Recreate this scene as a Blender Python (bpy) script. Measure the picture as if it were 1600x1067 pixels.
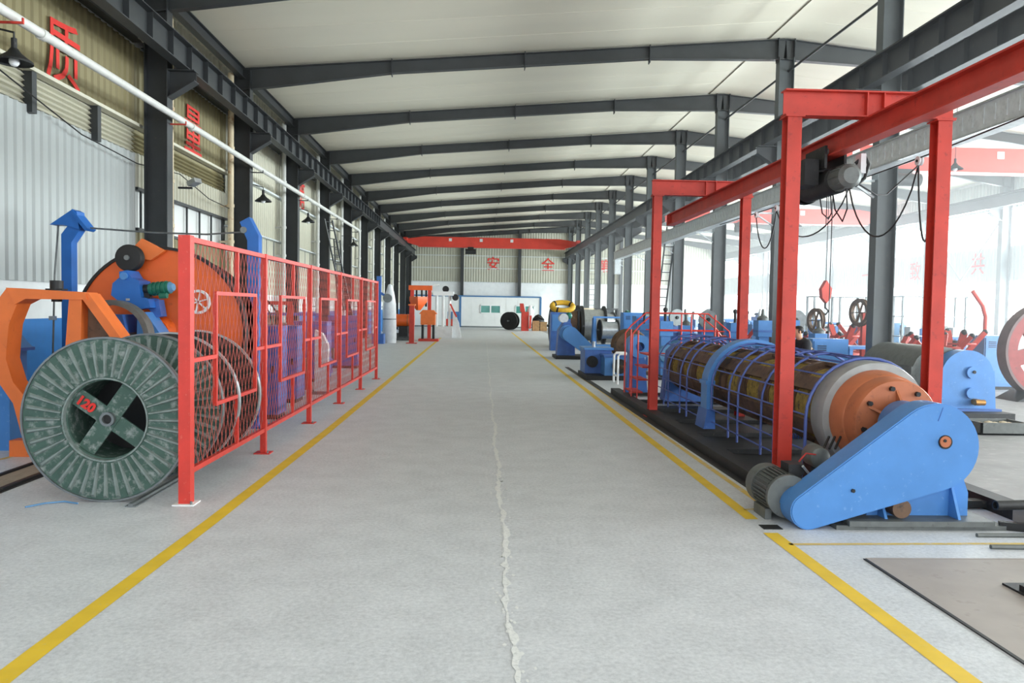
import bpy, bmesh, math, random
from mathutils import Vector, Matrix
random.seed(7)
PI = math.pi
for o in list(bpy.data.objects):
    bpy.data.objects.remove(o)
SC = bpy.context.scene
COL = SC.collection

# ------------------------------------------------------------------ camera
F_PX, CX, CY, CAM_H = 1244.0, 800.0, 533.5, 1.92
def camera():
    d = Vector(((748 - CX) / F_PX, (CY - 480) / F_PX, -1)).normalized()     # the hall's long axis seen by the camera
    u = Vector((.015, 1, 0)); u = (u - u.dot(d) * d).normalized()           # the camera leans by about a degree
    x = d.cross(u)
    m = Matrix((x, d, u)).to_4x4()
    m.translation = (0, 0, CAM_H)
    c = bpy.data.cameras.new('camera'); c.sensor_width = 36; c.lens = F_PX / 1600 * 36
    c.clip_start = .05; c.clip_end = 400
    o = bpy.data.objects.new('camera', c); COL.objects.link(o); o.matrix_world = m
    SC.camera = o
camera()

# ------------------------------------------------------------------ world, daylight, exposure
w = bpy.data.worlds.new('sky'); SC.world = w; w.use_nodes = True
bg = w.node_tree.nodes['Background']
bg.inputs[0].default_value = (.90, .95, 1.0, 1); bg.inputs[1].default_value = 2.6
def window_light(name, loc, rot, sx, sy, power, col=(.95, .98, 1)):
    l = bpy.data.lights.new(name, 'AREA'); l.shape = 'RECTANGLE'; l.size = sx; l.size_y = sy
    l.energy = power; l.color = col
    o = bpy.data.objects.new(name, l); COL.objects.link(o); o.location = loc; o.rotation_euler = rot
    return o
# daylight standing in the two window bands of the right-hand wall
window_light('daylight_lower_windows', (24.25, 38, 2.25), (0, PI / 2, 0), 2.5, 78, 16500)
window_light('daylight_upper_windows', (24.25, 38, 5.95), (0, PI / 2, 0), 1.7, 78, 14500)
vs = SC.view_settings
vs.view_transform = 'Standard'; vs.look = 'None'; vs.gamma = 1; vs.exposure = 0.46; vs.use_curve_mapping = False
SC.cycles.use_denoising = True
SC.cycles.max_bounces = 10; SC.cycles.diffuse_bounces = 5; SC.cycles.sample_clamp_indirect = 8

# ------------------------------------------------------------------ materials
def lin(c):
    return tuple((v / 255 / 12.92) if v / 255 <= .04045 else ((v / 255 + .055) / 1.055) ** 2.4 for v in c)
MATS = {}
def mat(name, col, rough=.55, metal=0, var=.12, scale=6, spots=None, spot_amt=.0, spot_scale=14, bump=0, stretch=(1, 1, 1)):
    """paint or metal with a noise in its tone and, where asked, worn or dirty spots of another colour"""
    if name in MATS: return MATS[name]
    m = bpy.data.materials.new(name); m.use_nodes = True
    nt = m.node_tree; N = nt.nodes; L = nt.links
    b = N['Principled BSDF']; b.inputs['Roughness'].default_value = rough; b.inputs['Metallic'].default_value = metal
    c = lin(col)
    tc = N.new('ShaderNodeTexCoord'); mp = N.new('ShaderNodeMapping'); mp.inputs['Scale'].default_value = stretch
    L.new(tc.outputs['Object'], mp.inputs['Vector'])
    n = N.new('ShaderNodeTexNoise'); n.inputs['Scale'].default_value = scale; n.inputs['Detail'].default_value = 5
    L.new(mp.outputs[0], n.inputs['Vector'])
    r = N.new('ShaderNodeValToRGB')
    r.color_ramp.elements[0].position = .3; r.color_ramp.elements[1].position = .7
    r.color_ramp.elements[0].color = (*[v * (1 - var) for v in c], 1)
    r.color_ramp.elements[1].color = (*[min(1, v * (1 + var)) for v in c], 1)
    L.new(n.outputs['Fac'], r.inputs[0]); out = r.outputs[0]
    if spots:
        n2 = N.new('ShaderNodeTexNoise'); n2.inputs['Scale'].default_value = spot_scale; n2.inputs['Detail'].default_value = 7
        n2.inputs['Roughness'].default_value = .65
        L.new(mp.outputs[0], n2.inputs['Vector'])
        r2 = N.new('ShaderNodeValToRGB'); p = .72 - .3 * spot_amt
        r2.color_ramp.elements[0].position = p - .08; r2.color_ramp.elements[1].position = p + .08
        L.new(n2.outputs['Fac'], r2.inputs[0])
        mx = N.new('ShaderNodeMixRGB'); L.new(r2.outputs[0], mx.inputs[0]); L.new(out, mx.inputs[1])
        mx.inputs[2].default_value = (*lin(spots), 1); out = mx.outputs[0]
    L.new(out, b.inputs['Base Color'])
    if bump:
        bp = N.new('ShaderNodeBump'); bp.inputs['Strength'].default_value = bump; bp.inputs['Distance'].default_value = .02
        L.new(n.outputs['Fac'], bp.inputs['Height']); L.new(bp.outputs[0], b.inputs['Normal'])
    MATS[name] = m
    return m
def glass(name, tint=(.8, .9, .9), gloss=.15):
    m = bpy.data.materials.new(name); m.use_nodes = True
    nt = m.node_tree; N = nt.nodes; L = nt.links; N.remove(N['Principled BSDF'])
    t = N.new('ShaderNodeBsdfTransparent'); t.inputs[0].default_value = (*tint, 1)
    g = N.new('ShaderNodeBsdfGlossy'); g.inputs['Roughness'].default_value = .08
    x = N.new('ShaderNodeMixShader'); x.inputs[0].default_value = gloss
    L.new(t.outputs[0], x.inputs[1]); L.new(g.outputs[0], x.inputs[2]); L.new(x.outputs[0], N['Material Output'].inputs[0])
    MATS[name] = m
    return m

def concrete():
    m = bpy.data.materials.new('concrete_floor'); m.use_nodes = True
    nt = m.node_tree; N = nt.nodes; L = nt.links; b = N['Principled BSDF']
    tc = N.new('ShaderNodeTexCoord')
    def noise(s, d=6, r=.6):
        n = N.new('ShaderNodeTexNoise'); n.inputs['Scale'].default_value = s; n.inputs['Detail'].default_value = d
        n.inputs['Roughness'].default_value = r; L.new(tc.outputs['Object'], n.inputs['Vector']); return n
    def ramp(n, a, ca, bb, cb):
        r = N.new('ShaderNodeValToRGB'); e = r.color_ramp.elements
        e[0].position = a; e[0].color = (*lin(ca), 1); e[1].position = bb; e[1].color = (*lin(cb), 1)
        L.new(n.outputs['Fac'], r.inputs[0]); return r
    big = ramp(noise(.35, 4), .35, (190, 195, 200), .68, (208, 212, 217))
    mid = ramp(noise(2.6), .38, (186, 190, 195), .62, (216, 220, 225))
    fine = ramp(noise(30, 9, .75), .34, (146, 149, 154), .64, (230, 232, 235))
    m1 = N.new('ShaderNodeMixRGB'); m1.inputs[0].default_value = .5; L.new(big.outputs[0], m1.inputs[1]); L.new(mid.outputs[0], m1.inputs[2])
    m2 = N.new('ShaderNodeMixRGB'); m2.inputs[0].default_value = .40; L.new(m1.outputs[0], m2.inputs[1]); L.new(fine.outputs[0], m2.inputs[2])
    # pale dusty scuffs
    sc = N.new('ShaderNodeTexNoise'); sc.inputs['Scale'].default_value = 5; sc.inputs['Detail'].default_value = 10; sc.inputs['Roughness'].default_value = .8
    L.new(tc.outputs['Object'], sc.inputs['Vector'])
    rr = N.new('ShaderNodeValToRGB'); rr.color_ramp.elements[0].position = .6; rr.color_ramp.elements[1].position = .75
    L.new(sc.outputs['Fac'], rr.inputs[0])
    m3 = N.new('ShaderNodeMixRGB'); L.new(rr.outputs[0], m3.inputs[0]); L.new(m2.outputs[0], m3.inputs[1]); m3.inputs[2].default_value = (*lin((222, 223, 221)), 1)
    L.new(m3.outputs[0], b.inputs['Base Color'])
    b.inputs['Roughness'].default_value = .5
    b.inputs['Specular IOR Level'].default_value = .35
    bp = N.new('ShaderNodeBump'); bp.inputs['Strength'].default_value = .12; bp.inputs['Distance'].default_value = .004
    L.new(noise(60).outputs['Fac'], bp.inputs['Height']); L.new(bp.outputs[0], b.inputs['Normal'])
    MATS['concrete'] = m
concrete()
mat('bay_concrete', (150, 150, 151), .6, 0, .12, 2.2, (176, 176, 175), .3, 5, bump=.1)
mat('steel_dark', (50, 53, 55), .5, 0, .12, 3, (72, 69, 64), .1, 9)
mat('steel_veiled', (80, 86, 88), .5, 0, .1, 3, (98, 98, 94), .1, 9)  # dark steel lightened to imitate lens veil over ridge and right columns
mat('steel_rafter', (60, 63, 64), .5, 0, .1, 3)
mat('steel_grey', (120, 125, 126), .45, .5, .15, 8)
mat('steel_bright', (188, 192, 194), .35, .7, .12, 10)
mat('roof_sheet', (218, 212, 194), .6, 0, .04, .7, stretch=(.2, 1, 1))
mat('beige_sheet', (128, 119, 85), .6, 0, .1, 1.5, (100, 93, 70), .18, 1.2, stretch=(1, 1.6, .25))
mat('cream_sheet', (190, 187, 169), .6, 0, .06, 1.5, (164, 160, 140), .1, 1.6, stretch=(1, 1.4, .3))
mat('white_sheet', (170, 175, 174), .5, 0, .04, 1.2, stretch=(1, 1.5, .3))
mat('plaster_white', (226, 228, 228), .8, 0, .05, 3)
mat('wall_blue', (20, 108, 178), .6, 0, .12, 2.2, (60, 146, 205), .12, 2)
mat('fence_red', (204, 54, 42), .45, 0, .1, 6, (214, 110, 92), .14, 22)
mat('mesh_red', (190, 92, 80), .6, 0, .15, 6)
mat('gantry_red', (186, 54, 40), .5, 0, .14, 4, (138, 38, 34), .2, 12)
mat('crane_red', (206, 62, 46), .5, 0, .1, 1.5)
mat('paint_red', (205, 40, 30), .6, 0, .1, 8)
mat('machine_blue', (74, 132, 196), .42, 0, .07, 4, (122, 164, 212), .1, 18)
mat('deep_blue', (60, 102, 172), .45, 0, .14, 5, (96, 128, 178), .12, 16)
mat('cage_blue', (74, 96, 168), .45, 0, .1, 8)
mat('post_blue', (30, 100, 180), .45, 0, .1, 4)
mat('machine_orange', (226, 98, 34), .45, 0, .08, 3, (190, 80, 30), .1, 7)
mat('frame_orange', (228, 116, 52), .5, 0, .08, 4, (196, 92, 44), .1, 11)
mat('rust_orange', (180, 106, 70), .45, .1, .12, 4, (146, 86, 60), .22, 9)
mat('tube_brown', (104, 80, 62), .55, .2, .25, 6, (60, 52, 48), .4, 11)
mat('bobbin_yellow', (140, 118, 52), .6, 0, .3, 14, (74, 66, 44), .45, 16)
mat('spool_green', (66, 92, 82), .65, .1, .16, 5, (140, 148, 144), .42, 13)
mat('rib_green', (124, 136, 132), .65, .1, .22, 14, (70, 94, 84), .3, 16)
mat('spool_dark', (52, 52, 50), .6, .1, .2, 6, (100, 92, 80), .2, 12)
mat('rubber_black', (26, 26, 27), .6, 0, .15, 10)
mat('iron_black', (40, 41, 42), .55, .3, .2, 10, (84, 80, 74), .15, 18)
mat('motor_grey', (104, 108, 106), .5, .35, .15, 9, (68, 66, 62), .15, 15)
mat('motor_green', (32, 110, 92), .45, 0, .12, 8)
mat('pipe_white', (196, 196, 191), .5, 0, .06, 5, (160, 153, 140), .1, 7)
mat('pipe_rust', (206, 190, 160), .6, 0, .12, 5, (150, 102, 62), .3, 5)
mat('galvanised', (202, 208, 210), .5, .15, .12, 9, (166, 174, 178), .2, 12)
mat('yellow_line', (222, 186, 44), .6, 0, .08, 4, (196, 186, 138), .14, 24)
mat('yellow_faded', (206, 176, 92), .65, 0, .1, 4, (196, 192, 178), .4, 10)
mat('chalk_white', (226, 227, 226), .8, 0, .08, 12)
mat('joint_grout', (222, 224, 223), .8, 0, .05, 30, (196, 199, 199), .45, 40)
mat('taupe_plate', (160, 152, 146), .6, .1, .08, 3, (136, 128, 122), .2, 6)
mat('wood_plank', (150, 138, 122), .75, 0, .2, 5, (110, 98, 84), .2, 6, stretch=(6, .6, 1))
mat('crate_wood', (160, 128, 88), .75, 0, .2, 5)
mat('office_panel', (226, 228, 226), .5, 0, .03, 2)
mat('trim_blue', (62, 110, 156), .5, 0, .1, 4)
mat('window_teal', (70, 138, 128), .15, 0, .15, 2)
mat('frame_white', (236, 238, 238), .5, 0, .03, 4)
mat('coil_yellow', (216, 168, 46), .5, 0, .15, 8)
mat('cable_black', (30, 30, 32), .55, 0, .1, 12)
mat('cable_red', (190, 50, 46), .5, 0, .1, 12)
mat('cloth_white', (218, 220, 222), .85, 0, .08, 5)
mat('skin', (206, 158, 130), .6, 0, .05, 12)
mat('hair_black', (24, 21, 20), .6, 0, .1, 30)
mat('jacket_black', (36, 38, 44), .8, 0, .15, 14)
mat('trouser_blue', (44, 52, 76), .85, 0, .12, 14)
mat('end_sheet', (176, 175, 160), .6, 0, .05, 1.5)
mat('dull_red', (150, 62, 60), .55, 0, .15, 4, (110, 60, 60), .2, 9)
mat('dull_rim', (112, 92, 92), .6, .1, .15, 5)
mat('ring_grey', (150, 153, 152), .42, .25, .1, 8)
mat('brass', (176, 128, 70), .4, .7, .15, 10)
mat('bluish_tarp', (92, 140, 180), .6, 0, .15, 5)
glass('pane_glass', (.93, .97, .97), .08)

# ------------------------------------------------------------------ mesh builder
class MB:
    def __init__(s): s.v = []; s.f = []
    def add(s, v, f):
        o = len(s.v); s.v += [tuple(p) for p in v]; s.f += [tuple(i + o for i in q) for q in f]; return s
    def box(s, x0, y0, z0, x1, y1, z1):
        x0, x1 = min(x0, x1), max(x0, x1); y0, y1 = min(y0, y1), max(y0, y1); z0, z1 = min(z0, z1), max(z0, z1)
        return s.add([(x0,y0,z0),(x1,y0,z0),(x1,y1,z0),(x0,y1,z0),(x0,y0,z1),(x1,y0,z1),(x1,y1,z1),(x0,y1,z1)],
                     [(0,3,2,1),(4,5,6,7),(0,1,5,4),(1,2,6,5),(2,3,7,6),(3,0,4,7)])
    def beam(s, p0, p1, w, h, up=(0, 0, 1)):
        p0, p1 = Vector(p0), Vector(p1); d = (p1 - p0).normalized(); u = Vector(up)
        if abs(d.dot(u)) > .98: u = Vector((1, 0, 0))
        r = d.cross(u).normalized() * (w / 2); u = r.cross(d).normalized() * (h / 2)
        v = [p + a * r + b * u for p in (p0, p1) for a, b in ((-1,-1),(1,-1),(1,1),(-1,1))]
        return s.add(v, [(0,3,2,1),(4,5,6,7),(0,1,5,4),(1,2,6,5),(2,3,7,6),(3,0,4,7)])
    def ibeam(s, p0, p1, w, h, tf=.02, tw=.015, up=(0, 0, 1), h1=None):
        """an I section from p0 to p1 whose TOP centre line runs p0-p1; its depth may taper from h to h1"""
        p0, p1 = Vector(p0), Vector(p1); d = (p1 - p0).normalized(); u = Vector(up)
        if abs(d.dot(u)) > .98: u = Vector((1, 0, 0))
        r = d.cross(u).normalized(); u = r.cross(d).normalized()
        h1 = h1 or h
        def slab(a, hw, z0a, z1a, z0b, z1b):
            v = [p0 - r*hw + u*z0a, p0 + r*hw + u*z0a, p0 + r*hw + u*z1a, p0 - r*hw + u*z1a,
                 p1 - r*hw + u*z0b, p1 + r*hw + u*z0b, p1 + r*hw + u*z1b, p1 - r*hw + u*z1b]
            s.add(v, [(0,3,2,1),(4,5,6,7),(0,1,5,4),(1,2,6,5),(2,3,7,6),(3,0,4,7)])
        slab(0, w/2, -tf, 0, -tf, 0); slab(0, w/2, -h, -h+tf, -h1, -h1+tf); slab(0, tw/2, -h+tf, -tf, -h1+tf, -tf)
        return s
    def cyl(s, p0, p1, r0, r1=None, n=16, caps=True):
        p0, p1 = Vector(p0), Vector(p1); r1 = r0 if r1 is None else r1
        d = (p1 - p0).normalized(); a = d.orthogonal().normalized(); b = d.cross(a)
        v = []
        for p, r in ((p0, r0), (p1, r1)):
            v += [p + (a * math.cos(2*PI*i/n) + b * math.sin(2*PI*i/n)) * r for i in range(n)]
        f = [(i, (i+1) % n, n + (i+1) % n, n + i) for i in range(n)]
        if caps: f += [tuple(range(n))[::-1], tuple(range(n, 2*n))]
        return s.add(v, f)
    def tube(s, pts, r, n=8, closed=False):
        P = [Vector(p) for p in pts]; m = len(P); v = []; ref = None
        for i, p in enumerate(P):
            if closed: d = (P[(i+1) % m] - P[i-1])
            else: d = P[min(i+1, m-1)] - P[max(i-1, 0)]
            d = d.normalized()
            if ref is None: ref = d.orthogonal().normalized()
            a = (ref - ref.dot(d) * d)
            a = d.orthogonal().normalized() if a.length < 1e-5 else a.normalized()
            ref = a; b = d.cross(a)
            v += [p + (a * math.cos(2*PI*k/n) + b * math.sin(2*PI*k/n)) * r for k in range(n)]
        f = []
        for i in range(m if closed else m - 1):
            j = (i + 1) % m
            f += [(i*n + k, i*n + (k+1) % n, j*n + (k+1) % n, j*n + k) for k in range(n)]
        if not closed: f += [tuple(range(n))[::-1], tuple(range((m-1)*n, m*n))]
        return s.add(v, f)
    def lathe(s, o, axis, prof, n=32, closed=False, a0=0, a1=2*PI):
        """profile of (t along axis, radius)"""
        o = Vector(o); d = Vector(axis).normalized()
        a = Vector((0, 0, 1)) if abs(d.z) < .9 else Vector((1, 0, 0))
        a = (a - a.dot(d) * d).normalized(); b = d.cross(a); full = abs(a1 - a0 - 2*PI) < 1e-6
        m = len(prof); steps = n if full else n + 1; v = []
        for i in range(steps):
            t = a0 + (a1 - a0) * i / n; q = a * math.cos(t) + b * math.sin(t)
            v += [o + d * h + q * r for h, r in prof]
        f = []
        for i in range(n):
            j = (i + 1) % steps
            for k in range(m if closed else m - 1):
                l = (k + 1) % m
                f.append((i*m + k, j*m + k, j*m + l, i*m + l))
        return s.add(v, f)
    def prism(s, poly, plane, a0, a1):
        n = len(poly)
        def P(u, w, a): return (u, a, w) if plane == 'xz' else (a, u, w) if plane == 'yz' else (u, w, a)
        v = [P(u, w_, a0) for u, w_ in poly] + [P(u, w_, a1) for u, w_ in poly]
        f = [tuple(range(n)), tuple(range(n, 2*n))[::-1]] + [(i, n + i, n + (i+1) % n, (i+1) % n) for i in range(n)]
        return s.add(v, f)
    def ball(s, c, r, n=12, sz=(1, 1, 1)):
        c = Vector(c); v = []; f = []; m = n // 2
        for i in range(m + 1):
            th = PI * i / m
            for k in range(n):
                ph = 2*PI*k/n
                v.append(c + Vector((r*sz[0]*math.sin(th)*math.cos(ph), r*sz[1]*math.sin(th)*math.sin(ph), r*sz[2]*math.cos(th))))
        for i in range(m):
            for k in range(n):
                f.append((i*n+k, (i+1)*n+k, (i+1)*n+(k+1) % n, i*n+(k+1) % n))
        return s.add(v, f)
    def mesh(s, name, fix=True):
        me = bpy.data.meshes.new(name); me.from_pydata([tuple(p) for p in s.v], [], s.f)
        if fix:
            b = bmesh.new(); b.from_mesh(me)
            bmesh.ops.recalc_face_normals(b, faces=b.faces); b.to_mesh(me); b.free()
        me.polygons.foreach_set('use_smooth', [True] * len(me.polygons))
        me.set_sharp_from_angle(angle=math.radians(35))
        return me

def link(name, me, m, parent=None):
    o = bpy.data.objects.new(name, me); COL.objects.link(o)
    if m is not None and not me.materials: me.materials.append(MATS[m] if isinstance(m, str) else m)
    if parent: o.parent = parent
    return o
def part(name, mb, m, parent=None, stuff=False, label=None):
    o = link(name, mb.mesh(name) if isinstance(mb, MB) else mb, m, parent)
    if stuff: o['kind'] = 'stuff'
    if label: o['label'] = label
    return o
def tag(o, label, cat, group=None):
    o['label'] = label; o['category'] = cat
    if group: o['group'] = group
    return o
def thing(name, label, cat, group=None):
    o = bpy.data.objects.new(name, None); COL.objects.link(o); o.empty_display_size = .2
    return tag(o, label, cat, group)
def settle(root, loc, rz=0):
    """parts were built in world coordinates: put the root at the thing's base and keep them in place"""
    root.location = loc
    for c in root.children: c.location = Vector(c.location) - Vector(loc)
    return root
def struct(name, mb=None, m=None, parent=None):
    o = link(name, mb.mesh(name) if mb else None, m, parent)
    if parent is None: o['kind'] = 'structure'
    return o
def copy_tree(src, loc=None, rz=None, label=None, parent=None):
    c = src.copy(); COL.objects.link(c)
    if parent is not None: c.parent = parent
    if loc is not None: c.location = loc
    if rz is not None: c.rotation_euler = (0, 0, rz)
    if label: c['label'] = label
    for ch in src.children: copy_tree(ch, parent=c)
    return c
B = MB
def bx(*a): return MB().box(*a)
def text_mesh(body, size, ext=.004, bold=.0):
    cu = bpy.data.curves.new('lettering', 'FONT'); cu.body = body; cu.size = size; cu.extrude = ext; cu.offset = bold
    cu.align_x = 'CENTER'; cu.align_y = 'CENTER'; cu.resolution_u = 3
    o = bpy.data.objects.new('lettering', cu); COL.objects.link(o)
    dg = bpy.context.evaluated_depsgraph_get()
    me = bpy.data.meshes.new_from_object(o.evaluated_get(dg))
    bpy.data.objects.remove(o); me.materials.clear()
    if me.vertices:     # centre it on its own outline
        xs = [v.co.x for v in me.vertices]; ys = [v.co.y for v in me.vertices]
        me.transform(Matrix.Translation((-(min(xs)+max(xs))/2, -(min(ys)+max(ys))/2, 0)))
    return me
def place_text(name, body, size, loc, right, up, m, parent=None, bold=0, sx=1):
    me = text_mesh(body, size, .004, bold); r, u = Vector(right), Vector(up); n = r.cross(u)
    M = Matrix((r * sx, u, n)).transposed().to_4x4(); M.translation = loc
    me.transform(M)
    return link(name, me, m, parent)
# ================================================================== THE HALL
BAY = 6.0
COLY = [-0.8 + 6 * i for i in range(14)]          # -0.8 ... 77.2
XL, XR, XW = -6.78, 8.83, 23.7                    # left column row, ridge column row, right column row
YE = 77.5                                         # end wall
def roof_z(x):                                    # under side of the roof sheets
    return 8.62 + (x - XL) / (XR - XL) * 1.30 if x < XR else 9.92 - (x - XR) / (XW - XR) * 1.55

# ---- floor with its painted lines
floor = struct('floor', bx(-7.6, -9, -.2, 5.28, YE + .5, 0), 'concrete')
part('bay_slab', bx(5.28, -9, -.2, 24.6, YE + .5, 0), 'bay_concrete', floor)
def line(pts, w, m, name='painted_line', z=.002):
    mb = MB()
    for i in range(len(pts) - 1):
        a, b_ = Vector((*pts[i], 0)), Vector((*pts[i+1], 0)); d = (b_ - a).normalized(); n = Vector((-d.y, d.x, 0)) * w / 2
        mb.add([a - n + Vector((0,0,z)), a + n + Vector((0,0,z)), b_ + n + Vector((0,0,z)), b_ - n + Vector((0,0,z))], [(0, 1, 2, 3)])
    return part(name, mb, m, floor)
line([(-2.41, 0), (-2.38, 4.4), (-2.32, 7), (-2.27, 12), (-2.27, 18.5), (-2.30, 42), (-2.32, 70)], .13, 'yellow_line')
line([(2.61, 0), (2.60, 4), (2.565, 6.75)], .13, 'yellow_line')
line([(2.56, 7.2), (2.56, 12), (2.57, 19.4), (2.56, 40), (2.6, 62)], .12, 'yellow_line')
line([(2.86, 7.9), (2.86, 12), (2.9, 18), (2.9, 24)], .07, 'yellow_faded')
line([(2.6, 6.42), (4.4, 6.46), (9, 6.5)], .05, 'yellow_faded')
line([(-7.2, 8.3), (-5.7, 9.72), (-5.6, 10.6)], .07, 'yellow_faded')
line([(2.6, 7.55), (3.0, 7.62)], .05, 'yellow_faded')
line([(3.63, 5.58), (3.70, 5.1), (3.75, 4.6)], .05, 'yellow_faded'); line([(3.6, 5.58), (3.95, 5.62)], .05, 'chalk_white')
# rough white filler in the slab joint down the aisle
mb = MB(); P = []
for i in range(320):
    y = 2.2 + (i / 319) ** 1.7 * 42
    x = .20 + .006 * y + .018 * math.sin(y * 2.1) + random.uniform(-.014, .014)
    wd = random.uniform(.004, .03) * (1.1 if y < 14 else .7)
    P.append((x, y, wd))
for i in range(319):
    (x, y, a), (x2, y2, b_) = P[i], P[i+1]
    mb.add([(x - a, y, .003), (x + a, y, .003), (x2 + b_, y2, .003), (x2 - b_, y2, .003)], [(0, 1, 2, 3)])
part('joint_filler', mb, 'joint_grout', floor)
mb = MB()
for i in range(260):
    y = random.uniform(2.5, 16); x = .20 + .006 * y + random.gauss(0, .05); r = random.uniform(.004, .016)
    n = 5; mb.add([(x + r*math.cos(2*PI*k/n)*random.uniform(.5,1.3), y + r*2*math.sin(2*PI*k/n), .0025) for k in range(n)], [tuple(range(n))])
part('filler_crumbs', mb, 'joint_grout', floor, stuff=True)
# ---- plate let into the floor in the right foreground, with a dark gap along its edge
pl = struct('floor_plate', MB().prism([(3.06, 3.2), (9.2, 3.2), (9.2, 6.06), (3.06, 6.02)], 'xy', .0, .006), 'taupe_plate')
part('edge_gap', MB().prism([(3.035, 3.2), (3.06, 3.2), (3.06, 6.02), (3.035, 6.03)], 'xy', .0, .008), 'rubber_black', pl)
part('edge_gap', bx(3.06, 6.03, 0, 9.2, 6.045, .008), 'taupe_plate', pl)

# ---- roof
ceil = struct('ceiling')
def roof_panel(x0, x1, wy):
    z0, z1 = roof_z(x0) - roof_z((x0 + x1) / 2), roof_z(x1) - roof_z((x0 + x1) / 2)
    mb = MB(); h = (x1 - x0) / 2
    prof = [(-wy/2, 0), (-wy/2 + .02, .0), (-wy/2 + .035, -.008), (-wy/2 + .065, -.008), (-wy/2 + .08, 0), (0, 0), (wy/2, 0)]
    for i in range(len(prof) - 1):
        (ya, da), (yb, db) = prof[i], prof[i+1]
        mb.add([(-h, ya, z0 + da), (h, ya, z1 + da), (h, yb, z1 + db), (-h, yb, z0 + db)], [(0, 1, 2, 3)])
    mb.add([(-h, -wy/2, z0 + .1), (h, -wy/2, z1 + .1), (h, wy/2, z1 + .1), (-h, wy/2, z0 + .1)], [(0, 1, 2, 3)])
    return mb.mesh('roof_panel')
for x0, x1 in ((-7.5, XR), (XR, 24.5)):
    me = roof_panel(x0, x1, 1.5)
    y = -8.25
    while y < YE + .5:
        o = link('roof_panel', me, 'roof_sheet', ceil); o.location = ((x0 + x1) / 2, y + .75, roof_z((x0 + x1) / 2)); y += 1.5
part('ridge_flashing', MB().prism([(XR - .5, roof_z(XR - .5) - .03), (XR, roof_z(XR) - .03), (XR + .5, roof_z(XR + .5) - .03), (XR + .5, roof_z(XR + .5) - .02), (XR, roof_z(XR) - .02), (XR - .5, roof_z(XR - .5) - .02)], 'xz', -8, YE), 'roof_sheet', ceil)

# ---- columns (H section, web along X), rafters, crane beams
def column(x, y, top, d=.42, corbels=(), name='column', m='steel_veiled'):
    c = struct(name, MB().box(x - d/2, y - .15, 0, x - d/2 + .02, y + .15, top).box(x + d/2 - .02, y - .15, 0, x + d/2, y + .15, top)
               .box(x - d/2 + .02, y - .008, 0, x + d/2 - .02, y + .008, top), m)
    part('base_plate', bx(x - d/2 - .08, y - .22, 0, x + d/2 + .08, y + .22, .03), 'steel_dark', c)
    for s in corbels:      # bracket that carries a crane beam
        x0 = x + s * d/2; x1 = x + s * (d/2 + .55)
        part('corbel', MB().prism([(x0, 6.74), (x1, 6.74), (x1, 6.55), (x0, 6.2)], 'xz', y - .01, y + .01).box(x0, y - .14, 6.74, x1, y + .14, 6.762)
             .prism([(x0, 6.2), (x1, 6.55), (x1, 6.53), (x0, 6.18)], 'xz', y - .14, y + .14), 'steel_dark', c)
    return c
for y in COLY:
    if y > 3:
        column(XL, y if y > 12 else y - .7, roof_z(XL) - .1, .48, (1,), m='steel_dark')
    column(XR, y, roof_z(XR) - .6, .44, (-1, 1))
    column(XW, y, roof_z(XW) - .1, .44, (-1,))
def rafter(y):
    r = struct('roof_beam')
    def run(x0, x1, h0, h1):
        a = (x0, y, roof_z(x0) - .06); b_ = (x1, y, roof_z(x1) - .06)
        part('beam_segment', MB().ibeam(a, b_, .2, h0, .018, .012, h1=h1), 'steel_rafter', r)
    run(XL - .25, XL + 4.2, .62, .36); run(XL + 4.2, XR - 4, .36, .36); run(XR - 4, XR, .36, .6)
    run(XR, XR + 4, .6, .36); run(XR + 4, XW - 4, .36, .36); run(XW - 4, XW + .25, .36, .6)
    for x, h in ((XL + 4.2, .38), (XL + 8, .4), (XR - 4, .42), (XR - .24, .6), (XR + .24, .6), (XR + 4, .42)):
        z = roof_z(x)
        part('splice_plate', bx(x - .012, y - .11, z - .06 - h - .05, x + .012, y + .11, z - .02), 'steel_dark', r)
    return r
for y in COLY: rafter(y)
def crane_beam(x, z1=7.28, z0=6.76, nm='crane_beam', stiff_to=50):
    g = struct(nm, MB().box(x - .15, -8, z1 - .02, x + .15, YE - .3, z1).box(x - .12, -8, z0, x + .12, YE - .3, z0 + .02).box(x - .008, -8, z0 + .02, x + .008, YE - .3, z1 - .02), 'steel_dark')
    part('crane_rail', bx(x - .03, -8, z1, x + .03, YE - .4, z1 + .09), 'iron_black', g)
    me = MB().box(-.115, -.006, z0 + .02, .115, .006, z1 - .02).mesh('web_stiffener')
    y = 5.2
    while y < stiff_to:
        o = link('web_stiffener', me, 'steel_dark', g); o.location = (x, y, 0); y += 1.0 if y > 11 else 1.0
    return g
crane_beam(-6.2); crane_beam(8.3, stiff_to=40); crane_beam(9.38, stiff_to=40); crane_beam(23.1, stiff_to=12)
# ridge strut and eave struts
struct('roof_strut', MB().cyl((XR + .1, -8, 8.95), (XR + .1, YE, 8.95), .035, n=10), 'steel_dark')
for y0 in COLY[2:]:
    struct('eave_beam', MB().ibeam((XL + .05, y0 + .2, roof_z(XL) - .1), (XL + .05, min(y0 + 5.8, YE), roof_z(XL) - .1), .18, .3), 'steel_dark')
    struct('wall_beam', MB().ibeam((-7.12, y0 - 5.8, 7.46), (-7.12, y0 - .2, 7.46), .2, .2), 'steel_dark')

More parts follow.
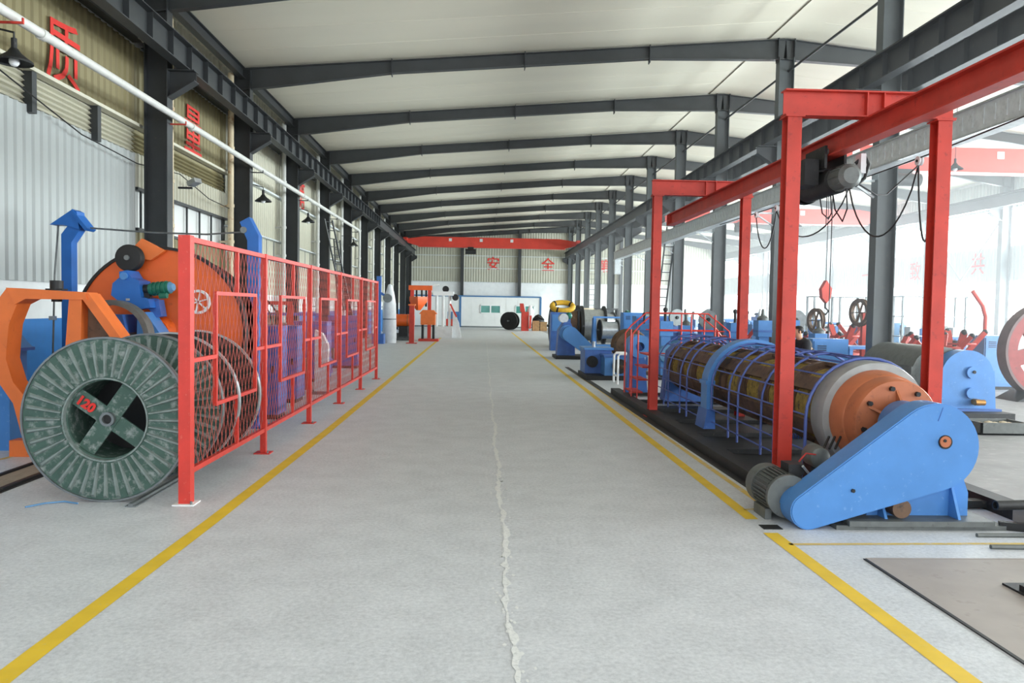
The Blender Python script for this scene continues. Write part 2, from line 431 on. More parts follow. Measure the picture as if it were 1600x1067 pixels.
# ---- corrugated sheet
SHEETS = {}
def sheet_mesh(wd, h, pitch=.2, dep=.035, key=''):
    k = (round(wd, 3), round(h, 3), pitch, key)
    if k in SHEETS: return SHEETS[k]
    n = max(1, round(wd / pitch)); p = wd / n; mb = MB(); pr = []
    for i in range(n):
        x = -wd/2 + i * p
        pr += [(x, 0), (x + p * .55, 0), (x + p * .68, dep), (x + p * .87, dep)]
    pr.append((wd/2, 0))
    for i in range(len(pr) - 1):
        (a, da), (b_, db) = pr[i], pr[i+1]
        mb.add([(a, -da, 0), (b_, -db, 0), (b_, -db, h), (a, -da, h)], [(0, 1, 2, 3)])
    me = mb.mesh('wall_sheet', fix=False); SHEETS[k] = me
    return me
def sheets(parent, side, x, a0, a1, z0, z1, m, wd=1.0, pitch=.2):
    """a run of wall sheets; side l / r run along Y on the plane x, e runs along X on the plane y = x"""
    n = max(1, round((a1 - a0) / wd)); w_ = (a1 - a0) / n
    me = sheet_mesh(w_ - .004, z1 - z0, pitch, key=m)
    for i in range(n):
        c = a0 + (i + .5) * w_
        o = link('wall_sheet', me, m, parent)
        if side == 'l': o.location = (x, c, z0); o.rotation_euler = (0, 0, PI / 2)
        elif side == 'r': o.location = (x, c, z0); o.rotation_euler = (0, 0, -PI / 2)
        else: o.location = (c, x, z0)
# ---- left wall
wl = struct('wall_left', bx(-7.55, -8, 0, -7.38, YE, 8.7), 'plaster_white')
part('painted_dado', bx(-7.38, -8, 0, -7.30, YE, 1.61), 'wall_blue', wl)
part('plaster_band', bx(-7.38, -8, 1.61, -7.31, YE, 2.22), 'plaster_white', wl)
sheets(wl, 'l', -7.3, -8, 11.2, 2.22, 7.26, 'cream_sheet', 3.2, .4)
def girt(z, y0, y1, m='cream_sheet', h=.06):
    part('wall_girt', bx(-7.3, y0, z - h/2, -7.12, y1, z + h/2), m, wl)
def louvre(z0, z1, y0, y1, posts, m, pitch=.09):
    win = part('window_louvre', bx(-7.37, y0, z0, -7.345, y1, z1), m, wl)
    me = MB().prism([(-7.34, z0), (-7.27, z0 + .015), (-7.34, z0 + pitch * .9)], 'xz', y0, y1).mesh('louvre_slat')
    for i in range(int((z1 - z0) / pitch)):
        o = link('louvre_slat', me, m, win); o.location = (0, 0, i * pitch)
    for p in posts: part('window_post', bx(-7.3, p - .07, z0 - .12, -7.16, p + .07, z1 + .05), 'steel_dark', win)
# bay with the pale partition sheeting
sheets(wl, 'l', -7.28, 11.2, 17.2, 2.22, 5.03, 'white_sheet', 1.0, .25)
louvre(5.03, 5.57, 11.2, 17.2, (11.35, 13.22, 15.41), 'cream_sheet')
girt(5.59, 11.2, 17.2); sheets(wl, 'l', -7.28, 11.2, 17.2, 5.62, 7.26, 'beige_sheet', 1.0, .25)
# bay with the barred window
sheets(wl, 'l', -7.28, 17.2, 23.2, 2.22, 3.45, 'beige_sheet', 1.0, .25)
wb = part('window_backing', bx(-7.37, 17.2, 3.45, -7.35, 23.2, 4.3), 'office_panel', wl)
for i in range(7): part('window_bar', bx(-7.3, 17.5 + i * .9, 3.45, -7.26, 17.54 + i * .9, 4.3), 'steel_dark', wb)
for z in (3.45, 4.3): part('window_rail', bx(-7.3, 17.2, z - .03, -7.2, 23.2, z + .03), 'steel_dark', wb)
sheets(wl, 'l', -7.28, 17.2, 23.2, 4.33, 5.05, 'cream_sheet', 1.0, .2)
louvre(5.05, 5.57, 17.2, 23.2, (), 'beige_sheet', .09)
girt(5.59, 17.2, 23.2); sheets(wl, 'l', -7.28, 17.2, 23.2, 5.62, 7.26, 'beige_sheet', 1.0, .25)
for k, y0 in enumerate(COLY[4:-1]):
    y1 = y0 + 6; wd = 1.0 if y0 < 40 else 2.0
    sheets(wl, 'l', -7.28, y0, y1, 2.22, 3.4, 'cream_sheet', wd, .25)
    sheets(wl, 'l', -7.28, y0, y1, 3.44, 4.1, 'cream_sheet', wd, .25)
    sheets(wl, 'l', -7.28, y0, y1, 4.16, 5.66, 'cream_sheet', wd, .25)
    sheets(wl, 'l', -7.28, y0, y1, 5.74, 7.26, 'cream_sheet', wd, .25)
    girt(5.70, y0, y1, 'galvanised'); girt(4.13, y0, y1, 'galvanised', .04)
    for i in range(6): part('window_bar', bx(-7.3, y0 + .6 + i * .95, 3.42, -7.25, y0 + .64 + i * .95, 4.12), 'steel_grey', wl)
for y0 in COLY[1:-1]: sheets(wl, 'l', -7.28, y0, y0 + 6, 7.46, 8.68, 'cream_sheet', 1.5 if y0 < 40 else 3, .3)
# ---- end wall
we = struct('wall_end', bx(-7.6, YE, 0, 24.4, YE + .2, 9.95), 'plaster_white')
def end_sheets(x0, x1, m):
    n = round(x1 - x0); w_ = (x1 - x0) / n
    for i in range(n):
        xa = x0 + i * w_; c = xa + w_ / 2
        for z0, z1 in ((4.35, 5.66), (5.72, 6.86), (6.92, roof_z(c) - .02)):
            o = link('wall_sheet', sheet_mesh(w_ - .004, z1 - z0, .25, .03, 'e' + m), m, we); o.location = (c, YE - .02, z0)
end_sheets(-7.2, XR, 'end_sheet'); end_sheets(XR, 23.8, 'end_sheet')
part('plaster_band', bx(-7.2, YE - .04, 2.9, 23.8, YE, 4.33), 'plaster_white', we)
for z in (4.34, 5.69, 6.89): part('wall_girt', bx(-7.2, YE - .12, z - .035, 23.8, YE - .02, z + .035), 'galvanised', we)
for x in (-1.65, 3.9, 13.8, 18.8):
    struct('end_column', MB().box(x - .15, YE - .46, 0, x + .15, YE - .44, roof_z(x) - .1).box(x - .15, YE - .14, 0, x + .15, YE - .12, roof_z(x) - .1).box(x - .01, YE - .44, 0, x + .01, YE - .14, roof_z(x) - .1), 'steel_dark')
# ---- right wall with two window bands
wr = struct('wall_right', MB().box(24.0, -8, 0, 24.15, YE, 1.0).box(24.0, -8, 3.5, 24.15, YE, 5.1).box(24.0, -8, 6.8, 24.15, YE, 8.5), 'plaster_white')
for y0 in COLY[:-1]:
    for z0, z1 in ((3.52, 5.08), (6.82, 8.2)):
        sheets(wr, 'r', 23.98, y0, y0 + 6, z0, z1, 'white_sheet', 2, .25)
wn = 0
for y0 in COLY[1:-1]:
    for z0, z1, nx in ((1.0, 3.5, 4), (5.1, 6.8, 4)):
        wn += 1; a, b_ = y0 + .25, y0 + 5.75
        mb = MB().box(24.02, a, z0, 24.1, a + .07, z1).box(24.02, b_ - .07, z0, 24.1, b_, z1).box(24.02, a, z0, 24.1, b_, z0 + .07).box(24.02, a, z1 - .07, 24.1, b_, z1)
        wo = struct('window_%d' % wn, mb, 'frame_white')
        for i in range(1, nx): part('mullion', bx(24.03, a + (b_ - a) * i / nx - .025, z0, 24.09, a + (b_ - a) * i / nx + .025, z1), 'frame_white', wo)
        part('transom', bx(24.035, a, z0 + (z1 - z0) * .66, 24.085, b_, z0 + (z1 - z0) * .66 + .04), 'frame_white', wo)
        for i in range(nx): part('pane', bx(24.058, a + (b_ - a) * i / nx, z0, 24.064, a + (b_ - a) * (i + 1) / nx, z1), 'pane_glass', wo)
# diagonal wall bracing in one right-hand bay
for y0 in (35.2,):
    struct('wall_brace', MB().cyl((23.6, y0 + .2, 6.2), (23.6, y0 + 3, 3.6), .04, n=8).cyl((23.6, y0 + 3, 3.6), (23.6, y0 + 5.8, 6.2), .04, n=8), 'steel_grey')

# ---- painted slogans
def slogan(ch, loc, right, label, size=1.25):
    o = place_text('painted_character', ch, size, loc, right, (0, 0, 1), 'paint_red', bold=.006)
    tag(o, label, 'lettering', 'red slogan characters on the hall walls'); return o
slogan('质', (-7.22, 14.25, 6.18), (0, 1, 0), 'red character 质 on the beige wall sheeting left of the first dark column', 1.2)
slogan('量', (-7.22, 20.5, 6.22), (0, 1, 0), 'red character 量 on the beige sheeting above the barred window', 1.3)
slogan('第', (-7.22, 32.7, 6.3), (0, 1, 0), 'red character 第 on the pale left wall above a hanging lamp', 1.3)
slogan('一', (-7.22, 38.5, 6.4), (0, 1, 0), 'red character 一 on the left wall behind the leaning ladders', 1.3)
slogan('安', (1.35, YE - .08, 6.2), (1, 0, 0), 'red character 安 in the middle of the end wall', 1.35)
slogan('全', (6.67, YE - .08, 6.2), (1, 0, 0), 'red character 全 on the end wall beside the ridge columns', 1.35)
slogan('第', (12.15, YE - .08, 6.15), (1, 0, 0), 'red character 第 on the end wall beyond the ridge columns', 1.35)
slogan('结', (23.92, 53.6, 4.4), (0, -1, 0), 'faint red character 结 on the right wall, farthest of that wall', 1.1)
slogan('一', (23.92, 48.5, 4.3), (0, -1, 0), 'faint red character 一 on the bright right wall', 1.1)
slogan('致', (23.92, 42.9, 4.3), (0, -1, 0), 'faint red character 致 on the bright right wall left of the red post', 1.1)
slogan('共', (23.92, 37.4, 4.4), (0, -1, 0), 'faint red character 共 on the bright right wall between diagonal braces', 1.1)

# ---- office box against the end wall
of = thing('site_office', 'white panelled office box with blue trim against the end wall', 'office')
n = 11
for i in range(n):
    xa = -6.2 + i * 12.1 / n; part('wall_panel', bx(xa + .008, 76.0, .12, xa + 12.1 / n - .008, 76.06, 2.9), 'office_panel', of)
part('core', bx(-6.2, 76.05, 0, 5.9, YE - .06, 2.9), 'office_panel', of)
part('plinth', bx(-6.2, 75.98, 0, 5.9, 76.05, .12), 'steel_grey', of)
part('top_trim', bx(-6.25, 75.95, 2.9, 5.95, YE - .06, 3.03), 'trim_blue', of)
for x in (-1.75, 5.9): part('corner_trim', bx(x - .09, 75.94, 0, x + .09, 76.0, 2.95), 'trim_blue', of)
def office_window(x0, x1, z0, z1):
    f = part('window_frame', MB().box(x0, 75.93, z0, x1, 75.99, z0 + .07).box(x0, 75.93, z1 - .07, x1, 75.99, z1).box(x0, 75.93, z0, x0 + .07, 75.99, z1).box(x1 - .07, 75.93, z0, x1, 75.99, z1).box((x0+x1)/2 - .06, 75.92, z0, (x0+x1)/2 + .06, 75.99, z1), 'frame_white', of)
    for a, b_ in ((x0 + .07, (x0+x1)/2 - .06), ((x0+x1)/2 + .06, x1 - .07)): part('pane', bx(a, 75.95, z0 + .07, b_, 75.96, z1 - .07), 'window_teal', f)
office_window(.15, 2.1, 1.35, 2.15); office_window(3.5, 5.3, 1.35, 2.15)
settle(of, (-.15, 76.5, 0))
# ================================================================== LEFT SIDE
# ---- white pipe along the columns
wp = thing('overhead_pipe', 'long white pipe running along the left wall on small brackets', 'pipe')
pts = [(-6.36, 4, 5.72), (-6.36, 20, 5.79), (-6.36, 41.8, 5.86), (-6.36, 42.3, 5.84), (-6.37, 42.6, 5.75), (-6.38, 42.75, 5.6), (-6.38, 42.78, 5.3), (-6.4, 42.8, 2.4)]
part('pipe_run', MB().tube(pts, .07, 14), 'pipe_white', wp)
for y in COLY[2:8]:
    part('bracket', MB().box(-6.53, y - .015, 5.64, -6.2, y + .015, 5.67).box(-6.22, y - .015, 5.67, -6.2, y + .015, 5.72), 'gantry_red' if y < 20 else 'steel_dark', wp)
for y in (11.9, 17.9, 29, 35): part('joint_collar', MB().cyl((-6.36, y, 5.72 + (y - 4) * .0037), (-6.36, y + .12, 5.72 + (y - 4) * .0037), .085, n=14), 'pipe_white', wp)
settle(wp, (-6.36, 23, 2.4))
# ---- rain pipes beside the columns
def rain_pipe(y, m, label, x=-6.98):
    t = thing('rain_pipe', label, 'pipe', 'rain pipes beside the left columns')
    part('pipe_run', MB().cyl((x, y, 0), (x, y, 8.3), .08, n=12), m, t)
    for z in (1.8, 3.6, 4.6, 6.2): part('pipe_clip', MB().cyl((x, y, z), (x, y, z + .08), .1, n=12).box(x - .31, y - .02, z, x, y + .02, z + .06), m, t)
    settle(t, (x, y, 0))
rain_pipe(18.35, 'pipe_rust', 'rust-streaked cream pipe just right of the nearest dark left column')
rain_pipe(22.75, 'pipe_rust', 'rust-streaked cream pipe left of the second dark left column')
for i, y in enumerate(COLY[5:12]):
    rain_pipe(y - .4, 'pipe_white', 'pale rain pipe on the left wall, number %s beyond the blue angled post' % ['one', 'two', 'three', 'four', 'five', 'six', 'seven'][i])
# ---- wall lamps
def cone_lamp(x, y, z, arm_x, label):
    t = thing('cone_lamp', label, 'lamp', 'dark cone lamps')
    part('shade', MB().lathe((x, y, z), (0, 0, 1), [(0, .24), (.03, .235), (.14, .09), (.2, .05), (.2, .0)], 20), 'iron_black', t)
    part('socket', MB().cyl((x, y, z + .19), (x, y, z + .34), .04, n=10), 'iron_black', t)
    part('bulb', MB().ball((x, y, z + .02), .07, 10), 'frame_white', t)
    if arm_x is None: part('hanging_rod', MB().cyl((x, y, z + .3), (x, y, roof_z(x) + .02), .012, n=6), 'iron_black', t)
    else: part('arm', MB().tube([(arm_x, y, z + .5), (x + (arm_x - x) * .4, y, z + .48), (x, y, z + .42), (x, y, z + .3)], .015, 6), 'iron_black', t)
    settle(t, (x, y, z))
cone_lamp(-6.35, 23.75, 4.9, -6.95, 'dark cone lamp right of the second left column')
cone_lamp(-6.35, 29.9, 4.95, -6.95, 'dark cone lamp under the red character 第 on the left wall')
cone_lamp(-6.35, 40.6, 4.9, -6.95, 'small dark cone lamp near the end of the white pipe')
cone_lamp(-6.5, 11.5, 5.2, -7.2, 'dark lamp at the top left edge below the white pipe')
# ---- ladders leaning on the left wall
def ladder(p0, p1, wv, n, label, m='steel_dark', cat='ladder'):
    t = thing('ladder', label, cat); p0, p1, wv = Vector(p0), Vector(p1), Vector(wv)
    for s in (-.5, .5): part('side_rail', MB().beam(p0 + wv * s, p1 + wv * s, .06, .05, up=(wv.x, wv.y, .01)), m, t)
    for i in range(n):
        q = p0.lerp(p1, (i + .7) / n); part('rung', MB().cyl(q - wv * .5, q + wv * .5, .02, n=6), m, t)
    settle(t, (p0 + p1) / 2 * Vector((1, 1, 0)) if False else Vector((p0.x, p0.y, 0)))
ladder((-5.6, 36.6, 0), (-6.55, 34.9, 5.6), (.25, .45, 0), 16, 'dark ladder leaning against the left columns behind the red fence')
ladder((-6.3, 37.4, 0), (-6.75, 38.2, 5.0), (.2, .5, 0), 14, 'second dark ladder standing steeper beside the leaning one')
# ---- small electric cable draped along the wall
tag(part('wall_cable', MB().tube([(-7.1, 10.5, 5.6), (-7.05, 12.5, 5.2), (-7.05, 14.5, 4.85), (-7.05, 16.8, 4.75), (-7.0, 19, 4.9), (-7.0, 21, 4.6), (-7.0, 23, 4.55)], .012, 6), 'cable_black'), 'thin black cable drooping along the louvre band of the left wall', 'cable')
# ---- conduit with floodlight on the first column
t = thing('flood_lamp', 'small grey floodlight on a bracket by the first left column', 'lamp')
part('housing', MB().beam((-6.35, 17.85, 4.5), (-6.15, 17.75, 4.58), .2, .1), 'steel_bright', t); part('bracket', MB().box(-6.6, 17.8, 4.4, -6.3, 17.86, 4.44), 'iron_black', t)
settle(t, (-6.5, 17.8, 4.4))

# ---- cable spools
def spool(name, label, R, rin, W, nrib, fm, rm, drum_m, cross_m, number=None, rim_m='steel_grey', group=None, detail=True, axle=None):
    """axis along local Y: front flange at y = 0, rear flange at y = W, resting on z = 0"""
    t = thing(name, label, 'cable spool', group); c = (0, 0, R)
    ax = (0, 1, 0)
    for k, y in enumerate((0, W)):
        fl = part('flange', MB().lathe((0, y - .02, R), ax, [(0, rin), (0, R - .02), (.04, R - .02), (.04, rin)], 64, True), fm, t)
        part('flange_rim', MB().lathe((0, y - .035, R), ax, [(0, R - .018), (0, R), (.07, R), (.07, R - .018)], 64, True), rim_m, fl)
        part('hub_rim', MB().lathe((0, y - .04, R), ax, [(0, rin - .006), (0, rin + .008), (.06, rin + .008), (.06, rin - .006)], 48, True), rm, fl)
        if nrib and (k == 0 or detail):
            hh = .03; r0, r1 = rin + .02, R - .035
            me = MB().add([(-.010, 0, r0), (.010, 0, r0), (.024, 0, r1), (-.024, 0, r1), (-.004, -hh, r0), (.004, -hh, r0), (.010, -hh*.8, r1 - .03), (-.010, -hh*.8, r1 - .03)],
                          [(4, 5, 6, 7), (0, 1, 5, 4), (1, 2, 6, 5), (2, 3, 7, 6), (3, 0, 4, 7)]).mesh('rib')
            for i in range(nrib):
                o = link('rib', me, rm, fl); o.location = (0, y - .02, R); o.rotation_euler = (0, 2 * PI * i / nrib, 0)
    part('drum', MB().lathe((0, .02, R), ax, [(0, rin + .005), (W - .04, rin + .005), (W - .04, rin - .02), (0, rin - .02)], 48, True), drum_m, t)
    if detail:
        part('inner_bulkhead', MB().cyl((0, W * .55, R), (0, W * .55 + .02, R), rin - .02, n=40), 'rubber_black', t)
        for k, a in enumerate((math.radians(55), math.radians(145))):
            d = Vector((math.cos(a), 0, math.sin(a))); q = Vector(c) + Vector((0, .055 + .012 * k, 0))
            part('cross_plate', MB().beam(q - d * (rin - .015), q + d * (rin - .015), .17, .02, up=(0, 1, 0)), cross_m, t)
        part('axle_tube', MB().lathe((0, .0, R), ax, [(0, .045), (0, .068), (.12, .068), (.12, .045)], 24, True), rim_m, t)
        part('axle_hole', MB().cyl((0, .03, R), (0, .05, R), .045, n=20), 'rubber_black', t)
        if number:
            a = math.radians(145); d = Vector((math.cos(a), 0, math.sin(a)))
            p = Vector(c) + d * .24 + Vector((0, .03, 0)); r = -d; u = Vector((0, -1, 0)).cross(r)
            place_text('stencilled_number', number, .125, p, r, u, 'paint_red', t, bold=.006)
    return t
s1 = spool('cable_spool', 'large green ribbed steel cable spool nearest the camera with red number on its hub', .79, .395, 1.0, 40, 'spool_green', 'rib_green', 'spool_green', 'spool_green', '120')
s1.location = (-3.535, 7.72, .0)
s2 = spool('cable_spool', 'dark steel cable spool behind the green one, seen through the fence mesh', .79, .38, .85, 36, 'spool_dark', 'spool_dark', 'spool_dark', 'spool_dark', None, 'steel_bright')
s2.location = (-3.50, 9.2, .0)
# rails and planks that the spools stand beside
for k, (x, m, lab) in enumerate(((-3.22, 'steel_grey', 'steel floor rail under the right edge of the green spool'), (-4.75, 'iron_black', 'dark steel floor rail left of the green spool'), (-5.15, 'iron_black', 'dark steel floor rail at the far left of the spool bay'))):
    t = thing('floor_rail', lab, 'rail', 'floor rails in the spool bay')
    part('rail_foot', bx(x - .05, 7.5, 0, x + .05, 15, .012), m, t); part('rail_head', bx(x - .02, 7.5, .012, x + .02, 15, .035), m, t)
    settle(t, (x, 11, 0))
t = tag(part('floor_plank', bx(-5.1, 7.55, 0, -4.82, 12, .02), 'wood_plank'), 'worn wooden plank lying between two dark floor rails', 'plank')
t = tag(part('hose', MB().tube([(-4.15, 7.45, .01), (-4.05, 7.6, .01), (-3.9, 7.66, .012), (-3.75, 7.6, .01)], .008, 6), 'bluish_tarp'), 'thin pale blue hose on the floor below the green spool', 'hose')

# ---- red mesh fence
FX = lambda y: -2.76 + (y - 7.65) * .008
FY = [7.65, 10.3, 12.95, 15.6, 18.25, 20.9]
fe = thing('safety_fence', 'red steel safety fence with diamond mesh along the aisle', 'fence')
for i, y in enumerate(FY):
    w_ = .055 if i == 0 else .035
    p = part('fence_post', bx(FX(y) - w_, y - w_, 0, FX(y) + w_, y + w_, 2.55), 'fence_red', fe)
    part('foot_plate', bx(FX(y) - .1, y - .1, 0, FX(y) + .1, y + .1, .012), 'fence_red' if i else 'chalk_white', p)
    part('bolt', MB().cyl((FX(y) + .07, y - .07, .012), (FX(y) + .07, y - .07, .04), .012, n=6), 'steel_grey', p)
for i in range(5):
    ya, yb = FY[i] + .04, FY[i + 1] - .03; xa, xb = FX(ya), FX(yb); L_ = yb - ya
    def q(s, z): return (xa + (xb - xa) * s, ya + L_ * s, z)
    z0, z1 = .30, 2.52
    part('top_rail', MB().beam(q(0, z1), q(1, z1), .05, .05), 'fence_red', fe)
    part('bottom_rail', MB().beam(q(0, z0), q(1, z0), .05, .05), 'fence_red', fe)
    s0, s1_, za, zb = .30, .86, .86, 2.02
    for s in (s0, s1_): part('inner_upright', MB().beam(q(s, za - .02), q(s, zb + .02), .04, .04), 'fence_red', fe)
    for z in (za, zb): part('inner_rail', MB().beam(q(s0, z), q(s1_, z), .04, .04), 'fence_red', fe)
    part('stay', MB().beam(q(0, 1.36), q(s0, 1.36), .04, .04), 'fence_red', fe); part('stay', MB().beam(q(s1_, 1.36), q(1, 1.36), .04, .04), 'fence_red', fe)
    part('stay', MB().beam(q(.58, zb), q(.58, z1), .04, .04), 'fence_red', fe); part('stay', MB().beam(q(.58, z0), q(.58, za), .04, .04), 'fence_red', fe)
    # diamond mesh: strands clipped to the panel
    mb = MB(); H = z1 - z0; px = .13; sl = .42      # long diamonds
    for sgn in (-1, 1):
        k = -int(H * sl / px) - 2
        while k * px < L_ + H * sl:
            a0, a1 = k * px, k * px + H * sl          # strand from (a0, z0) to (a1, z1)
            u0, u1 = max(0, a0), min(L_, a1)
            if u1 > u0:
                za_, zb_ = z0 + (u0 - a0) / sl, z0 + (u1 - a0) / sl
                if sgn < 0: za_, zb_ = z0 + z1 - za_, z0 + z1 - zb_
                A, C_ = Vector(q(u0 / L_, za_)), Vector(q(u1 / L_, zb_))
                mb.beam(A, C_, .004, .005, up=(1, 0, 0))
            k += 1
    part('mesh_infill', mb, 'mesh_red', fe, stuff=True)
settle(fe, (-2.72, 14.3, 0))

# ---- blue cable-guide posts with the wire between them
bp = thing('cable_guide_post', 'blue post with an arrow-shaped double roof plate and hanging wire, far left', 'post')
x, y = -6.27, 12.5
part('post', MB().prism([(x - .075, 0), (x + .075, 0), (x + .075, 2.80), (x + .22, 3.02), (x + .06, 3.1), (x - .075, 2.92)], 'xz', y - .09, y + .09), 'post_blue', bp)
part('roof_plate', MB().prism([(-6.50, 3.06), (-6.16, 3.30), (-6.10, 3.27), (-6.06, 3.0), (-6.30, 3.06)], 'xz', y - .12, y + .12), 'post_blue', bp)
part('roof_plate', MB().prism([(-6.16, 3.30), (-5.93, 3.01), (-5.97, 2.98), (-6.18, 3.24)], 'xz', y - .14, y + .14), 'post_blue', bp)
part('base_plate', bx(x - .2, y - .2, 0, x + .2, y + .2, .03), 'post_blue', bp)
part('guide_wire', MB().tube([(-6.43, y, 3.08), (-6.44, y - .1, 2.3), (-6.42, y - .2, 1.2), (-6.42, y - .2, .4)], .014, 6), 'steel_grey', bp)
part('guide_wire', MB().tube([(-5.95, y, 3.03), (-5, y, 2.98), (-4.2, y, 2.97), (-3.62, y, 3.02)], .014, 6), 'steel_grey', bp)
part('wire_clamp', MB().box(-6.46, y - .24, 1.62, -6.38, y - .16, 1.68), 'steel_bright', bp)
settle(bp, (x, y, 0))
bp = thing('cable_guide_post', 'blue post with an angled top arm behind the first fence panel', 'post')
x = -3.47
part('post', MB().prism([(x - .085, 0), (x + .085, 0), (x + .085, 2.96), (x - .06, 3.24), (x - .20, 3.16), (x - .085, 2.88)], 'xz', y - .1, y + .1), 'post_blue', bp)
part('pulley', MB().cyl((x - .14, y - .12, 3.04), (x - .14, y + .12, 3.04), .05, n=16), 'steel_grey', bp)
part('base_plate', bx(x - .2, y - .2, 0, x + .2, y + .2, .03), 'post_blue', bp)
settle(bp, (x, y, 0))

# ---- orange disc winding machine
dm = thing('disc_winder', 'orange winding machine with a huge round disc behind the fence', 'winding machine')
C = Vector((-4.5, 11.5, 1.5)); R = 1.2
part('disc', MB().lathe(C, (0, 1, 0), [(-.02, 0), (-.02, R - .04), (.06, R - .04), (.06, 0)], 72), 'machine_orange', dm)
part('disc_rim', MB().lathe(C, (0, 1, 0), [(-.05, R - .04), (-.05, R), (.1, R), (.1, R - .04)], 72, True), 'rubber_black', dm)
part('hub', MB().lathe(C, (0, 1, 0), [(-.16, 0), (-.16, .16), (-.02, .22)], 28), 'machine_orange', dm)
part('rear_drum', MB().lathe(C, (0, 1, 0), [(.06, .62), (.9, .62), (.9, 1.1), (.96, 1.1), (.96, 0)], 48), 'spool_dark', dm)
part('support_pedestal', MB().prism([(-5.2, 0), (-3.8, 0), (-4.1, .7), (-4.9, .7)], 'xz', 11.8, 12.2), 'machine_orange', dm)
part('lower_frame', bx(-5.4, 10.5, 0, -3.75, 12.5, .22), 'frame_orange', dm)
# pulley wheel on the disc's top with an orange bracket
pc = Vector((-4.84, 11.3, 2.52))
pu = part('pulley', MB().lathe(pc, (0, 1, 0), [(-.1, 0), (-.1, .06), (-.09, .17), (-.06, .185), (-.03, .15), (0, .15), (.03, .185), (.06, .17), (.08, 0)], 32), 'rubber_black', dm)
part('pulley_hub', MB().cyl(pc - Vector((0, .13, 0)), pc - Vector((0, .09, 0)), .035, n=12), 'steel_grey', pu)
part('bracket', MB().prism([(-4.95, 2.55), (-4.72, 2.80), (-4.40, 2.64), (-4.6, 2.5)], 'xz', 11.38, 11.46), 'frame_orange', dm)
# tension unit: blue gearbox, green motor
gb = part('gearbox', MB().prism([(-4.97, 2.0), (-4.95, 2.16), (-4.86, 2.24), (-4.86, 2.32), (-4.76, 2.34), (-4.70, 2.24), (-4.60, 2.20), (-4.57, 1.98), (-4.48, 1.96), (-4.45, 1.84), (-4.72, 1.80)], 'xz', 11.0, 11.38), 'post_blue', dm)
part('inspection_boss', MB().cyl((-4.79, 10.96, 2.26), (-4.79, 11.0, 2.26), .05, n=14), 'machine_blue', gb)
part('name_plate', MB().box(-4.77, 10.99, 1.93, -4.72, 11.0, 1.96), 'steel_bright', gb)
mo = part('drive_motor', MB().cyl((-4.5, 11.15, 2.09), (-4.22, 11.1, 2.12), .085, n=18), 'motor_green', dm)
part('motor_cap', MB().cyl((-4.22, 11.1, 2.12), (-4.17, 11.09, 2.125), .075, .05, n=18), 'bluish_tarp', mo)
for i in range(4): part('cooling_fin', MB().cyl((-4.46 + i * .06, 11.142 - i * .011, 2.095 + i * .006), (-4.445 + i * .06, 11.14 - i * .011, 2.096 + i * .006), .098, n=18), 'motor_green', mo)
part('terminal_box', MB().cyl((-4.34, 11.05, 2.0), (-4.24, 11.04, 2.01), .04, n=12), 'motor_green', mo)
part('coupling', MB().cyl((-4.62, 11.15, 2.08), (-4.5, 11.15, 2.09), .07, n=14).box(-4.62, 11.1, 1.92, -4.5, 11.2, 2.1), 'iron_black', dm)
part('bracket_plate', MB().prism([(-4.58, 1.86), (-4.42, 1.95), (-4.38, 1.72), (-4.46, 1.7)], 'xz', 11.2, 11.4), 'deep_blue', dm)
part('lower_gearbox', MB().prism([(-5.1, 1.52), (-5.06, 1.74), (-4.78, 1.74), (-4.70, 1.40), (-4.70, 1.2), (-5.1, 1.2)], 'xz', 10.9, 11.35), 'deep_blue', dm)
part('lower_bracket', MB().prism([(-4.60, 1.72), (-4.50, 1.78), (-4.28, 1.46), (-4.30, 1.2), (-4.62, 1.2)], 'xz', 10.95, 11.3), 'machine_blue', dm)
# brake hoop: a dark ring band
part('hoop', MB().lathe((-4.76, 10.6, 1.44), (0, 1, 0), [(-.1, .43), (-.1, .495), (.1, .495), (.1, .43)], 48, True), 'motor_grey', dm)
part('hoop_shaft', MB().cyl((-4.76, 10.3, 1.44), (-4.76, 11.4, 1.44), .07, n=16), 'steel_grey', dm)
part('hoop_plate', MB().prism([(-5.1, 1.2), (-4.72, 1.2), (-4.80, 1.5), (-5.0, 1.6)], 'xz', 10.62, 10.68), 'frame_orange', dm)
# handwheel ring seen through the fence
part('ring', MB().lathe((-3.93, 11.35, 1.93), (0, 1, 0), [(-.02, .135), (-.02, .17), (.02, .17), (.02, .135)], 28, True), 'cloth_white', dm)
for a in (.3, 1.35, 2.4): part('ring_spoke', MB().beam((-3.93 - .14 * math.cos(a), 11.35, 1.93 - .14 * math.sin(a)), (-3.93 + .14 * math.cos(a), 11.35, 1.93 + .14 * math.sin(a)), .02, .02), 'cloth_white', dm)
part('lamp_knob', MB().ball((-4.1, 11.42, 1.7), .06, 12), 'cloth_white', dm)
settle(dm, (-4.5, 11.5, 0))

